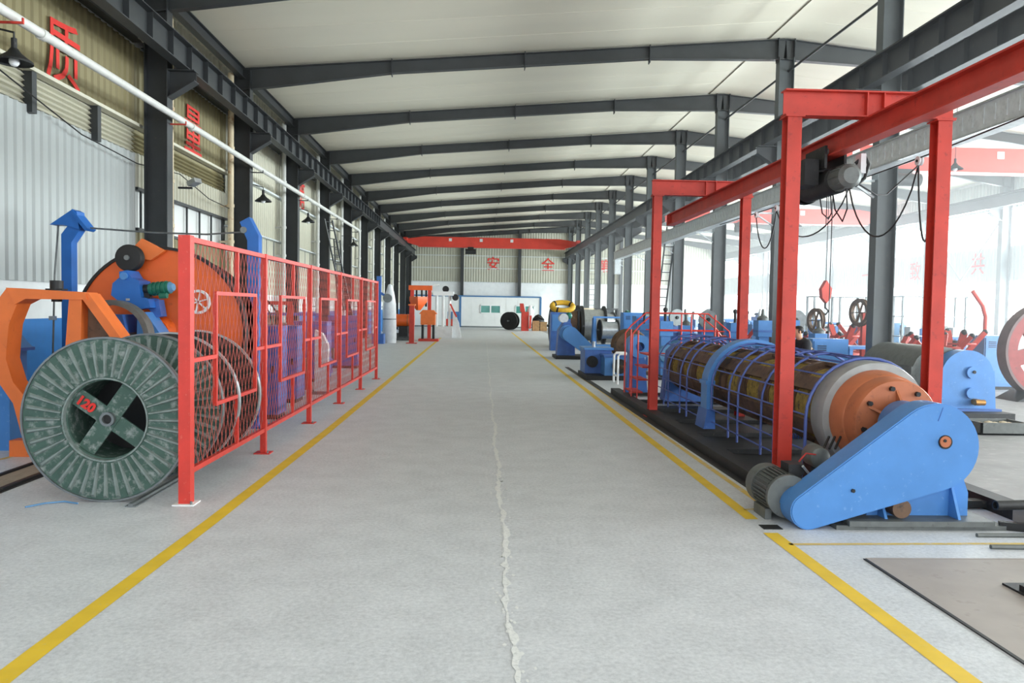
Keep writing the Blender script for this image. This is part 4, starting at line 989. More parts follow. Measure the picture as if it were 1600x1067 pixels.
tag(part('steel_rod', MB().tube([(4.25, 6.32, .015), (4.6, 6.30, .02), (5.8, 6.3, .02)], .022, 8), 'motor_grey'), 'pale grey rod lying at the near side of the yellow cross line', 'rod')
t = thing('jack_stand', 'black steel bracket foot cut by the right picture edge', 'bracket')
part('angle', MB().prism([(3.78, .01), (4.5, .01), (4.5, .10), (3.78, .06)], 'xz', 5.15, 5.3), 'iron_black', t); part('foot', bx(3.76, 5.1, .006, 4.5, 5.45, .02), 'iron_black', t); part('rib', MB().prism([(3.95, .06), (4.4, .06), (4.4, .3)], 'xz', 5.2, 5.24), 'iron_black', t)
settle(t, (4.1, 5.25, 0))
# ---- cable trough in front of the base
tag(part('drain_grate', MB().prism([(2.95, 8.0), (3.04, 8.0), (3.04, 20), (2.98, 26), (2.86, 26), (2.9, 18)], 'xy', 0, .008), 'rubber_black'), 'black cable channel in the floor along the stranding machine', 'channel')

# ---- blue take-up stand, gear unit behind the strander
t = thing('capstan_stand', 'blue upright stand with a sloping blue arm near the aisle', 'machine stand')
part('stand', MB().prism([(3.05, .1), (3.75, .1), (3.7, 1.05), (3.55, 1.4), (3.3, 1.4), (3.1, 1.1)], 'xz', 30.6, 31.3), 'deep_blue', t)
part('boss', MB().cyl((3.4, 30.35, 1.0), (3.4, 30.6, 1.0), .3, n=24), 'machine_blue', t); part('belt_arm', MB().prism(hull(Vector((3.5, .95)), .3, Vector((4.35, .25)), .2), 'xz', 30.1, 30.35), 'machine_blue', t)
part('base', bx(2.95, 30.0, 0, 4.3, 31.6, .12), 'rubber_black', t); part('top_motor', MB().cyl((3.3, 30.7, 1.55), (3.3, 31.2, 1.55), .18, n=18), 'steel_bright', t)
settle(t, (3.5, 30.8, 0))
t = thing('upper_box', 'blue box machine behind the sloping arm under the yellow coil', 'machine')
part('body', bx(3.3, 36.2, 0, 4.2, 36.9, 1.75), 'deep_blue', t); part('panel', bx(3.35, 36.17, .9, 3.95, 36.2, 1.65), 'machine_blue', t); part('knob', MB().ball((4.1, 36.1, 1.6), .16, 12), 'motor_green', t)
settle(t, (3.75, 36.5, 0))
t = thing('gear_unit', 'low blue gear unit with twin housings and a shaft beside the aisle', 'gear unit')
part('housing', bx(3.0, 22.2, .12, 3.75, 23.2, .78), 'deep_blue', t); part('housing', bx(3.45, 21.5, .12, 4.25, 22.3, .62), 'machine_blue', t)
part('housing_lid', bx(2.96, 22.15, .78, 3.8, 23.25, .84), 'machine_blue', t); part('housing_lid', bx(3.42, 21.45, .62, 4.3, 22.35, .68), 'deep_blue', t)
part('flange', MB().cyl((3.85, 21.5, .38), (3.85, 21.38, .38), .2, n=20), 'iron_black', t); part('shaft', MB().cyl((3.85, 21.4, .38), (4.1, 18.2, .42), .05, n=12), 'tube_brown', t)
part('skid', bx(2.95, 21.35, 0, 4.4, 23.3, .12), 'rubber_black', t); part('breather', MB().cyl((3.3, 22.6, .84), (3.3, 22.6, 1.0), .05, n=10), 'steel_bright', t)
part('flange', MB().cyl((3.2, 22.2, .45), (3.2, 22.1, .45), .16, n=18), 'iron_black', t)
settle(t, (3.6, 22.4, 0))
t = thing('tube_trestle', 'white bent-tube trestle beside the blue gear unit', 'trestle')
for yy in (20.3, 20.9): part('hoop', MB().tube([(3.6, yy, 0), (3.6, yy, .72), (3.65, yy, .78), (4.35, yy, .78), (4.4, yy, .72), (4.4, yy, 0)], .03, 8), 'frame_white', t)
part('tie_bar', MB().cyl((3.6, 20.3, .2), (3.6, 20.9, .2), .025, n=8), 'frame_white', t); part('tie_bar', MB().cyl((4.4, 20.3, .2), (4.4, 20.9, .2), .025, n=8), 'frame_white', t)
settle(t, (4, 20.6, 0))
t = thing('capstan', 'brown drum capstan behind the blue gear unit', 'capstan')
part('drum', MB().lathe((4.9, 25.2, .75), (0, 1, 0), [(0, 0), (0, .5), (.1, .55), (.2, .45), (.7, .45), (.8, .55), (.9, .5), (.9, 0)], 36), 'tube_brown', t); part('base', bx(4.1, 25.1, 0, 5.7, 26.2, .4), 'deep_blue', t); part('hub', MB().cyl((4.9, 25.0, .75), (4.9, 25.2, .75), .2, n=18), 'steel_grey', t)
settle(t, (4.9, 25.6, 0))
t = thing('bearing_stand', 'dark blue narrow bearing stand left of the far red gantry post', 'machine stand')
part('stand', MB().prism([(3.35, 0), (3.85, 0), (3.75, 1.0), (3.65, 1.15), (3.5, 1.15), (3.42, 1.0)], 'xz', 17.8, 18.1), 'deep_blue', t); part('head', MB().lathe((3.62, 17.65, 1.1), (0, 1, 0), [(0, .1), (0, .26), (.55, .26), (.55, .1)], 24, True), 'machine_blue', t); part('sole', bx(3.25, 17.6, 0, 3.95, 18.3, .06), 'iron_black', t)
settle(t, (3.6, 17.95, 0))
# ---- red access stair and platform behind the gantry
st = thing('access_platform', 'thin red handrail platform with sloping stair rail behind the far gantry posts', 'platform')
r = .016
for yy in (16.3, 17.1):
    part('stair_rail', MB().tube([(3.18, yy, 0), (3.18, yy, 1.42), (3.3, yy, 1.58), (3.62, yy, 1.86), (4.75, yy, 1.86), (5.2, yy, 1.5), (5.3, yy, .6)], r, 6), 'fence_red', st)
    for x in (3.3, 4.4, 4.9): part('upright', MB().cyl((x, yy, 0), (x, yy, 1.5 if x < 3.5 else 1.84), r, n=6), 'fence_red', st)
    part('mid_rail', MB().cyl((3.62, yy, 1.5), (5.1, yy, 1.5), .011, n=6), 'fence_red', st)
for k in range(4): part('stair_tread', bx(3.2 + k * .1, 16.3, .2 + k * .26, 3.42 + k * .1, 17.1, .23 + k * .26), 'gantry_red', st)
part('deck', bx(3.55, 16.9, .98, 4.8, 17.1, 1.0), 'gantry_red', st)
settle(st, (4.2, 16.7, 0))

# ---- big spools by the aisle, far
def big_spool(label, x, y, R, W, fm, wm, yaw=0.0, group='large spools on the right of the aisle'):
    t = thing('cable_spool', label, 'cable spool', group)
    for yy in (-W/2, W/2):
        fl = part('flange', MB().lathe((yy, 0, R), (1, 0, 0), [(-.05, .1), (-.05, R), (.05, R), (.05, .1)], 40, True), fm, t)
        part('hub_ring', MB().lathe((yy, 0, R), (1, 0, 0), [(-.07, .18), (-.07, .3), (.07, .3), (.07, .18)], 24, True), fm, fl)
    part('wound_cable', MB().lathe((0, 0, R), (1, 0, 0), [(-W/2 + .05 + i * (W - .1) / 12, R * .8 + (.012 if i % 2 else 0)) for i in range(13)], 36), wm, t)
    part('axle', MB().cyl((-W/2 - .3, 0, R), (W/2 + .3, 0, R), .07, n=14), 'steel_grey', t)
    t.location = (x, y, 0); t.rotation_euler = (0, 0, yaw); return t
big_spool('large spool with black flanges under a yellow coil beside the aisle', 4.4, 40.2, 1.05, 1.3, 'rubber_black', 'tube_brown', .1)
big_spool('large spool of pale grey cable with black flanges right of the yellow coil', 6.15, 42.8, 1.05, 1.2, 'rubber_black', 'steel_bright')
big_spool('smaller spool of white cable with dark green flange beside the grey spool', 8.1, 40.0, .95, 1.2, 'motor_green', 'cloth_white')
t = thing('cable_coil', 'yellow coil with black straps lying on top of the black-flanged spool', 'coil')
part('coil', MB().tube([(4.1 + .52 * math.cos(a), 38.9 + .25 * math.sin(a), 2.02 + .2 * math.sin(a)) for a in [2*PI*i/24 for i in range(24)]], .13, 10, True), 'coil_yellow', t)
for a in (.6, 2.4, 4.2): part('strap', MB().lathe((4.1 + .52 * math.cos(a), 38.9 + .25 * math.sin(a), 2.02 + .2 * math.sin(a)), (-.52 * math.sin(a), .25 * math.cos(a), .2 * math.cos(a)), [(-.04, .135), (-.04, .145), (.04, .145), (.04, .135)], 12, True), 'iron_black', t)
settle(t, (4.3, 38.9, 1.75))
t = thing('coil_stand', 'dark steel trestle holding up the yellow coil', 'stand')
for x in (3.7, 4.9): part('leg', bx(x - .05, 38.8, 0, x + .05, 39.0, 1.85), 'iron_black', t)
part('bar', bx(3.5, 38.85, 1.83, 5.1, 38.95, 1.9), 'iron_black', t); settle(t, (4.3, 38.9, 0))
# ---- far end of the aisle
t = big_spool('black cable spool standing in front of the far office', 2.75, 69.6, .78, .6, 'rubber_black', 'rubber_black', 1.2, 'spools at the far end')
t = thing('red_machine', 'red upright machine in front of the far office window', 'machine')
part('body', bx(3.6, 66.6, 0, 4.2, 67.4, 1.6), 'gantry_red', t); part('head', MB().prism([(3.5, 1.6), (3.9, 1.6), (3.75, 2.3), (3.45, 2.3)], 'xz', 66.7, 67.2), 'gantry_red', t); part('white_hood', MB().lathe((4.35, 67, 1.2), (0, 0, 1), [(0, .3), (.5, .28), (.9, .12), (.95, 0)], 12), 'cloth_white', t); part('lever', MB().beam((4.3, 66.5, .2), (4.35, 66.5, 1.3), .22, .18), 'crane_red', t)
settle(t, (3.9, 67, 0))
for i, (x, z, lab) in enumerate(((4.85, 0, 'brown wooden crate on the floor beside the far red machine'), (5.5, 0, 'brown wooden crate right of the other far crate'))):
    t = thing('crate', lab, 'crate', 'crates by the far red machine')
    part('box', bx(-.28, -.3, 0, .28, .3, .85 - .1 * i), 'crate_wood', t)
    for k in range(3): part('slat', bx(-.3, -.33, .1 + k * .27, .3, -.3, .28 + k * .25), 'crate_wood', t)
    t.location = (x, 67.3, 0)
t = thing('black_tarp_heap', 'black tarpaulin heap piled on the crates at the far right of the aisle', 'tarpaulin')
part('heap', MB().lathe((5.15, 68.6, 0), (0, 0, 1), [(0, .55), (.5, .6), (1.0, .5), (1.3, .25), (1.4, 0)], 11), 'rubber_black', t); part('fold', MB().tube([(4.7, 68.2, 1.0), (5.1, 68.05, 1.2), (5.6, 68.2, .95)], .07, 6), 'rubber_black', t); settle(t, (5.15, 68.6, 0))

# ---- overhead travelling cranes
def bridge_crane(x0, x1, y, label, lettering=False):
    t = thing('bridge_crane', label, 'overhead crane', 'red overhead cranes')
    zt, zb = 7.82, 6.98
    g = part('girder', MB().prism([(x0, 7.6), (x0 + 1.5, zt), (x1 - 1.5, zt), (x1, 7.6), (x1, 7.3), (x1 - 1.2, zb), (x0 + 1.2, zb), (x0, 7.3)], 'xz', y - .22, y + .22), 'crane_red', t)
    part('bottom_flange', bx(x0 + 1.0, y - .3, zb - .03, x1 - 1.0, y + .3, zb), 'crane_red', g)
    for x in (x0, x1):
        e = part('end_carriage', bx(x - .15, y - 1.2, 7.37, x + .15, y + 1.2, 7.65), 'crane_red', t)
        for s in (-1, 1): part('wheel', MB().cyl((x - .06, y + s * .9, 7.45), (x + .06, y + s * .9, 7.45), .1, n=16), 'iron_black', e)
    h = part('hoist', MB().cyl((x0 + 5.0, y - .45, 6.6), (x0 + 5.9, y - .45, 6.6), .22, n=20), 'iron_black', t)
    part('hoist_frame', bx(x0 + 5.2, y - .35, 6.55, x0 + 5.7, y + .35, 7.0), 'iron_black', h)
    for k in range(3): part('number_plate', bx(x0 + 3.6 + k * 2.6, y - .235, 7.45, x0 + 3.85 + k * 2.6, y - .222, 7.7), 'cloth_white', g)
    settle(t, ((x0 + x1) / 2, y, 6.9)); return t
bridge_crane(-6.2, 8.3, 68, 'red overhead crane girder spanning the main hall near the end wall')
bridge_crane(9.38, 23.1, 27.8, 'red overhead crane girder nearest, in the right-hand bay')
bridge_crane(9.38, 23.1, 45, 'red overhead crane girder farther back in the right-hand bay')

# ---- galvanised duct on brackets along the ridge columns
du = thing('cable_tray', 'galvanised cable tray running along the ridge columns under the crane beam', 'cable tray')
x0, x1, z0, z1 = 7.95, 8.3, 4.86, 5.30
y = 2.0
part('tray_side', bx(x0, 2, z0 + .03, x0 + .012, 47, z1), 'galvanised', du); part('tray_side', bx(x1 - .012, 2, z0 + .03, x1, 47, z1), 'galvanised', du); part('tray_floor', bx(x0, 2, z0, x1, 47, z0 + .03), 'galvanised', du); part('tray_lip', bx(x0 - .03, 2, z1 - .02, x0 + .02, 47, z1 + .01), 'steel_bright', du)
part('tray_lip', bx(x0 - .03, 2, z0 - .01, x0 + .02, 47, z0 + .02), 'steel_bright', du)
me = MB().box(x0 - .012, -.02, z0 + .1, x0, .02, z1 - .08).mesh('side_rib')
y = 6.0
while y < 34:
    o = link('side_rib', me, 'galvanised', du); o.location = (0, y, 0); y += .28
for y in COLY[1:9]:
    part('bracket', MB().beam((8.60, y, z0 - .04), (x0, y, z0 - .04), .06, .05).beam((8.60, y, z0 - .4), (x0 + .1, y, z0 - .05), .05, .04), 'galvanised', du)
part('down_leg', bx(x0, 46.6, 4.0, x1, 47, z0), 'galvanised', du)
settle(du, (8.12, 24, z0))

# ---- ladders by the ridge columns
ladder((8.15, 36.2, 0), (8.45, 35.0, 5.6), (.42, .1, 0), 15, 'dark ladder leaning on a ridge column behind the far gantry post')
ladder((8.2, 58.4, 0), (8.45, 59.1, 6.2), (.45, .0, 0), 16, 'lattice-like pale ladder standing at the far ridge columns', 'steel_grey')
# ---- hanging lamps of the right bay
cone_lamp(14.75, 24.4, 6.45, None, 'dark cone lamp hanging in front of the nearer right-bay crane')
cone_lamp(16.7, 41.5, 6.45, None, 'dark cone lamp hanging in front of the farther right-bay crane')
# ---- hook block hanging from the right bay crane
t = thing('hook_block', 'faded red hook block hanging on a long rope left of the wide grey column', 'hook')
hx, hy = 9.9, 22.4
part('block', MB().prism([(hx - .13, 2.35), (hx - .16, 2.6), (hx - .02, 2.85), (hx + .14, 2.62), (hx + .11, 2.35), (hx, 2.2)], 'xz', hy - .1, hy + .1), 'crane_red', t)
part('hook', MB().tube([(hx, hy, 2.2), (hx, hy, 2.08), (hx + .1, hy, 1.98), (hx + .02, hy, 1.88), (hx - .1, hy, 1.93)], .03, 8), 'iron_black', t)
part('rope', MB().cyl((hx, hy, 2.8), (hx, hy, 7.0), .012, n=6), 'iron_black', t)
settle(t, (hx, hy, 1.88))
# ================================================================== RIGHT BAY CLUTTER
# ---- second machine: blue gable guard with dark drum housing
t = thing('belt_guard_machine', 'blue round-topped belt guard of the second machine beyond the brown drum', 'machine')
P = [(8.50, .16), (9.60, .16), (9.55, .9)] + [(9.04 + .5 * math.cos(a), .78 + .5 * math.sin(a)) for a in [PI * (.08 + .84 * i / 14) for i in range(15)]] + [(8.52, .9)]
g = part('guard', MB().prism(P, 'xz', 14.3, 14.6), 'machine_blue', t)
part('shaft_boss', MB().cyl((9.11, 14.25, .87), (9.11, 14.3, .87), .11, n=24), 'machine_blue', g); part('shaft_hole', MB().cyl((9.13, 14.23, .88), (9.13, 14.26, .88), .03, n=12), 'rubber_black', g)
part('oil_boss', MB().cyl((9.1, 14.24, .49), (9.1, 14.3, .49), .1, n=20), 'machine_blue', g); part('brass_valve', MB().cyl((9.1, 14.15, .33), (9.28, 14.15, .33), .055, n=14).cyl((9.18, 14.3, .33), (9.18, 14.15, .33), .06, n=14), 'brass', g)
part('drum_housing', MB().prism([(8.15, .2), (9.3, .2), (9.3, .95)] + [(8.72 + .58 * math.cos(a), .75 + .58 * math.sin(a)) for a in [PI * i / 10 for i in range(1, 10)]] + [(8.15, .95)], 'xz', 14.62, 16.6), 'motor_grey', t)
part('bed', bx(8.1, 13.9, 0, 9.7, 16.7, .16), 'iron_black', t)
part('blue_base', bx(8.5, 14.2, .1, 9.65, 14.62, .2), 'deep_blue', t)
settle(t, (9, 15, 0))
t = thing('parts_tray', 'dark steel tray full of small pale castings beside the blue guard', 'tray')
part('tray', MB().box(8.1, 12.4, .0, 8.9, 12.95, .03).box(8.1, 12.4, 0, 8.13, 12.95, .2).box(8.87, 12.4, 0, 8.9, 12.95, .2).box(8.1, 12.4, 0, 8.9, 12.43, .2).box(8.1, 12.92, 0, 8.9, 12.95, .2), 'motor_grey', t)
for i in range(9): part('casting', MB().ball((8.25 + (i % 3) * .25 + random.uniform(-.04, .04), 12.55 + (i // 3) * .13, .12), .09, 8, (1, .8, .7)), 'pipe_rust', t)
settle(t, (8.5, 12.7, 0))
# ---- big red wheel at the right edge
t = thing('flywheel', 'huge dull red spoked wheel cut by the right picture edge', 'wheel')
c = Vector((13.05, 17.7, 1.14)); R = 1.1
part('rim', MB().lathe(c, (0, 1, 0), [(-.16, R - .06), (-.16, R), (.16, R), (.16, R - .06)], 60, True), 'dull_rim', t)
part('web_ring', MB().lathe(c, (0, 1, 0), [(-.06, R * .68), (-.06, R - .05), (.06, R - .05), (.06, R * .68)], 60, True), 'dull_red', t)
part('hub', MB().lathe(c, (0, 1, 0), [(-.2, .06), (-.2, .2), (-.08, .34), (.08, .34), (.2, .2), (.2, .06)], 32, True), 'dull_red', t)
for i in range(6):
    a = 2 * PI * i / 6 + .25; d = Vector((math.cos(a), 0, math.sin(a)))
    part('spoke', MB().beam(c + d * .3, c + d * R * .72, .34, .1, up=(0, 1, 0)), 'dull_red', t)
part('cradle', MB().prism([(12.1, 0), (14.0, 0), (13.7, .32), (13.05, .2), (12.5, .22)], 'xz', 17.3, 18.1), 'iron_black', t)
settle(t, (13.05, 17.7, 0))
# ---- blue wire stands behind the stranding machine
def wire_stand(label, x, y, h, m, top, rz=0):
    t = thing('wire_stand', label, 'wire stand', 'blue wire stands behind the stranding machine')
    part('base', bx(-.3, -.3, 0, .3, .3, .12), 'iron_black', t); part('post', bx(-.13, -.13, .12, .13, .13, h * .75), m, t)
    part('head_box', bx(-.18, -.2, h * .75, .18, .2, h), m, t); part('head_band', bx(-.19, -.21, h * .82, .19, .21, h * .85), 'deep_blue', t)
    if top == 'knob':
        part('spindle', MB().cyl((0, 0, h), (0, 0, h + .3), .04, n=10), 'iron_black', t); part('knob', MB().ball((0, 0, h + .32), .07, 10), 'iron_black', t)
    elif top == 'wheel':
        w_ = part('guide_wheel', MB().lathe((0, -.22, h + .12), (0, 1, 0), [(-.04, .06), (-.04, .28), (0, .25), (.04, .28), (.04, .06)], 24, True), 'steel_grey', t); part('wheel_pin', MB().cyl((0, -.3, h + .12), (0, .1, h + .12), .05, n=10), 'iron_black', w_); part('bracket', bx(-.04, -.16, h, .04, .04, h + .2), m, t)
    else:
        part('cap', MB().lathe((0, 0, h), (0, 0, 1), [(0, .15), (.06, .15), (.14, .05), (.3, .03), (.3, 0)], 14), 'motor_grey', t)
    part('bobbin', MB().lathe((0, -.42, h * .45), (0, 1, 0), [(0, .04), (0, .24), (.03, .24), (.03, .16), (.2, .16), (.2, .24), (.23, .24), (.23, .04)], 20, True), 'bluish_tarp', t)
    t.location = (x, y, 0); t.rotation_euler = (0, 0, rz)
names = ['first blue wire stand right of the far left gantry post', 'second blue wire stand right of the far left gantry post', 'third blue wire stand, with a guide wheel, above the wire guard',
         'fourth blue wire stand above the middle of the wire guard', 'blue wire stand just left of the far right gantry post', 'blue wire stand just right of the far right gantry post',
         'short blue wire stand left of the near gantry post', 'blue wire stand with a guide wheel left of the near gantry post']
for (x, y, h, tp), nm in zip(((5.2, 22, 1.62, 'knob'), (5.95, 22.6, 1.5, 'cap'), (6.75, 23.4, 1.55, 'wheel'), (7.3, 22.4, 1.6, 'knob'), (7.45, 20.6, 1.7, 'cap'), (8.1, 20.4, 1.72, 'knob'), (8.35, 19.2, 1.42, 'cap'), (8.6, 21.5, 1.6, 'wheel')), names):
    wire_stand(nm, x, y, h, 'machine_blue', tp)
ORD = ['leftmost', 'second from the left', 'third from the left', 'fourth from the left', 'fifth from the left', 'sixth from the left', 'seventh from the left', 'seventh from the right', 'sixth from the right', 'fifth from the right', 'fourth from the right', 'third from the right', 'second from the right', 'rightmost']
for i, (x, y) in enumerate(sorted(((5.7, 27.2), (6.5, 26.4), (9.7, 28.4), (10.5, 29.0), (11.4, 28.0), (12.3, 28.8), (13.4, 27.6), (7.9, 30.2), (9.6, 33.0), (11.2, 34.0), (12.8, 33.2), (14.4, 34.2), (10.2, 37.5), (13.6, 38.5)), key=lambda p: p[0] / p[1])):
    wire_stand('blue wire stand in the crowded far row of the right-hand bay, ' + ORD[i], x, y, 1.45 + .3 * ((i * 7) % 5) / 5, ('machine_blue', 'deep_blue')[i % 2], ('knob', 'wheel', 'cap')[i % 3], .3 * (i % 4))
# ---- rows of red spider carriages
def spider(label, x, y, s=1.0, rz=0, m='gantry_red'):
    t = thing('spider_reel', label, 'reel', 'red spider reels in the right-hand bay')
    part('base', MB().lathe((0, 0, 0), (0, 0, 1), [(0, .4*s), (.08, .4*s), (.14, .12*s), (.6*s, .1*s), (.6*s, 0)], 18), 'iron_black', t)
    part('turntable', MB().lathe((0, 0, .6*s), (0, 0, 1), [(0, 0), (0, .5*s), (.05, .5*s), (.05, 0)], 24), m, t)
    for i in range(4):
        a = PI/2 * i + .4; d = Vector((math.cos(a), math.sin(a), 0))
        part('arm', MB().beam(Vector((0, 0, .66*s)) + d * .1, Vector((0, 0, 1.35*s)) + d * .62*s, .13*s, .1*s), m, t)
        part('arm_tip', MB().ball(Vector((0, 0, 1.36*s)) + d * .63*s, .07*s, 8), 'iron_black', t)
    part('brace_ring', MB().tube([(.42*s*math.cos(a), .42*s*math.sin(a), 1.08*s) for a in [2*PI*i/20 for i in range(20)]], .025*s, 6, True), m, t)
    part('centre_post', MB().cyl((0, 0, .6*s), (0, 0, 1.15*s), .06*s, n=10), 'iron_black', t)
    t.location = (x, y, 0); t.rotation_euler = (0, 0, rz)
for (x, y, s, rz, lab) in ((10.3, 19.4, 1.0, .1, 'red spider reel at the foot of the wide grey column'), (11.3, 19.0, 1.05, .5, 'red spider reel between the wide grey column and the near right gantry post'),
                           (12.4, 20.2, 1.1, .9, 'red spider reel just behind the near right gantry post'), (9.3, 21.5, 1.0, .3, 'red spider reel left of the wide grey column'),
                           (10.9, 23.5, 1.15, 1.2, 'farther red spider reel behind the reels by the grey column'), (8.0, 24.6, 1.05, .7, 'dull red spider reel above the middle of the wire guard'),
                           (7.1, 25.8, 1.0, .2, 'dull red spider reel left of the far right gantry post'), (12.2, 24.8, 1.15, .6, 'farthest red spider reel right of the wide grey column')):
    spider(lab, x, y, s, rz)
# ---- tall wire guide wheels
def guide_wheel(label, x, y, h, R, m):
    t = thing('guide_wheel_stand', label, 'guide wheel')
    part('post', MB().beam((x, y, 0), (x, y, h), .12, .12), m, t); part('foot', bx(x - .25, y - .25, 0, x + .25, y + .25, .08), 'iron_black', t)
    w_ = part('wheel', MB().lathe((x - .12, y, h), (1, .25, 0), [(-.05, R - .1), (-.05, R), (0, R - .03), (.05, R), (.05, R - .1)], 28, True), 'tube_brown', t)
    for i in range(3):
        a = PI * i / 3; d = Vector((0, math.cos(a), math.sin(a))); part('spoke', MB().beam(Vector((x - .12, y, h)) - d * (R - .06), Vector((x - .12, y, h)) + d * (R - .06), .05, .03), 'tube_brown', w_)
    settle(t, (x, y, 0))
guide_wheel('rusty guide wheel on a red post left of the wide grey column', 10.45, 21.2, 1.95, .38, 'gantry_red')
guide_wheel('grey-brown guide wheel on a blue post under the hanging hook', 9.85, 22.6, 1.7, .36, 'deep_blue')
# ---- blue frames and tables
def table(label, x, y, w_, d, h, m):
    t = thing('work_table', label, 'table', 'blue work tables in the right-hand bay')
    part('top', bx(-w_/2, -d/2, h - .06, w_/2, d/2, h), m, t)
    for sx in (-1, 1):
        for sy in (-1, 1): part('leg', bx(sx * (w_/2 - .06) - .04, sy * (d/2 - .06) - .04, 0, sx * (w_/2 - .06) + .04, sy * (d/2 - .06) + .04, h - .06), m, t)
    part('shelf', bx(-w_/2 + .06, -d/2 + .06, h * .4, w_/2 - .06, d/2 - .06, h * .4 + .04), m, t)
    t.location = (x, y, 0)
table('blue work table left of the wide grey column behind the wire guard', 9.2, 18.6, 1.1, .8, 1.15, 'machine_blue')
table('blue work table beyond the red spider reels by the near gantry post', 13.4, 22.6, 1.6, .9, 1.3, 'machine_blue')
table('blue work table in front of the far shelving rack', 15.2, 25.2, 1.8, .9, 1.2, 'deep_blue')
cabinet('control_cabinet', 'blue control cabinet behind the person at the wire guard', 7.75, 17.5, .8, .6, 1.35, 'machine_blue')
cabinet('control_cabinet', 'tall blue cabinet far behind the red platform', 6.2, 28.5, 1.2, .7, 1.7, 'machine_blue', 'deep_blue')
cabinet('control_cabinet', 'blue cabinet right of the capstan stand by the grey spools', 6.6, 34.0, .9, .7, 1.8, 'machine_blue')
cabinet('control_cabinet', 'blue cabinet with signal lamp near the ridge columns', 7.3, 31.0, .9, .7, 1.7, 'deep_blue', lamp=True)
cabinet('control_cabinet', 'blue cabinet behind the big red wheel', 13.6, 20.5, .9, .7, 1.4, 'machine_blue')
cabinet('control_cabinet', 'pale blue cabinet in front of the bright windows left of the red wheel', 14.6, 28.5, 1.2, .7, 1.6, 'bluish_tarp')
for (x, y, lab) in ((9.9, 26.5, 'blue winder behind the wide grey column'), (13.0, 30.0, 'blue winder in the bright bay beyond the red reels'), (16.2, 31.0, 'blue winder below the far shelving rack'), (10.6, 31.5, 'blue winder far back near the hanging hook'), (12.0, 37.0, 'blue winder deep in the right-hand bay'), (6.2, 37.8, 'blue winder beside the ridge ladder')):
    winder('bobbin_winder', lab, x, y, .1, 'machine_blue', 'spool_dark', 1.5, .5)
# ---- shelving rack in front of the windows
def rack(label, x, y, w_, h, n):
    t = thing('shelving_rack', label, 'rack')
    for sx in (0, .5, 1):
        for yy in (-.3, .3): part('upright', bx(x + sx * w_ - .03, y + yy - .03, 0, x + sx * w_ + .03, y + yy + .03, h), 'steel_grey', t)
    for k in range(n): part('shelf', bx(x - .05, y - .33, .5 + k * (h - .5) / (n - 1) - .03, x + w_ + .05, y + .33, .5 + k * (h - .5) / (n - 1)), 'steel_grey', t)
    settle(t, (x + w_ / 2, y, 0)); return t
rack('grey shelving rack before the bright windows right of the near gantry post', 14.4, 26.8, 2.2, 2.55, 4)
rack('grey pipe rack before the bright windows right of the wide grey column', 11.6, 27.4, 1.8, 2.5, 3)
# goods on the racks
for i in range(8):
    o = part('reel_box', bx(-.16, -.2, 0, .16, .2, .26 + .05 * (i % 3)), ('machine_blue', 'cloth_white', 'motor_grey')[i % 3])
    o.location = (14.65 + i * .25, 26.8, .5 + (2.05 / 3 if i % 2 else 0) + .0)
    tag(o, ['blue', 'white', 'grey'][i % 3] + ' carton on the shelving rack, place %s from the left' % ['one', 'two', 'three', 'four', 'five', 'six', 'seven', 'eight'][i], 'box', 'cartons on the shelving rack')
# faded red crane column at the right wall
t = thing('red_post', 'slim faded red bent post left of the big red wheel', 'post')
part('post', MB().tube([(14.1, 21.6, 0), (14.1, 21.6, 1.9), (14.0, 21.6, 2.2), (13.7, 21.6, 2.6)], .06, 8), 'crane_red', t); part('foot', bx(13.9, 21.4, 0, 14.3, 21.8, .05), 'crane_red', t)
settle(t, (14.1, 21.6, 0))
# ---- extra machinery between ridge columns, far
for (x, y, lab, m) in ((5.4, 47.5, 'grey-headed machine behind the grey cable spool', 'motor_grey'), (6.9, 50, 'beige-headed machine far behind the spools', 'pipe_rust'), (7.4, 46, 'dark winding machine left of a ridge column', 'iron_black')):
    winder('bobbin_winder', lab, x, y, .3, m, 'spool_dark', 1.9, .6)

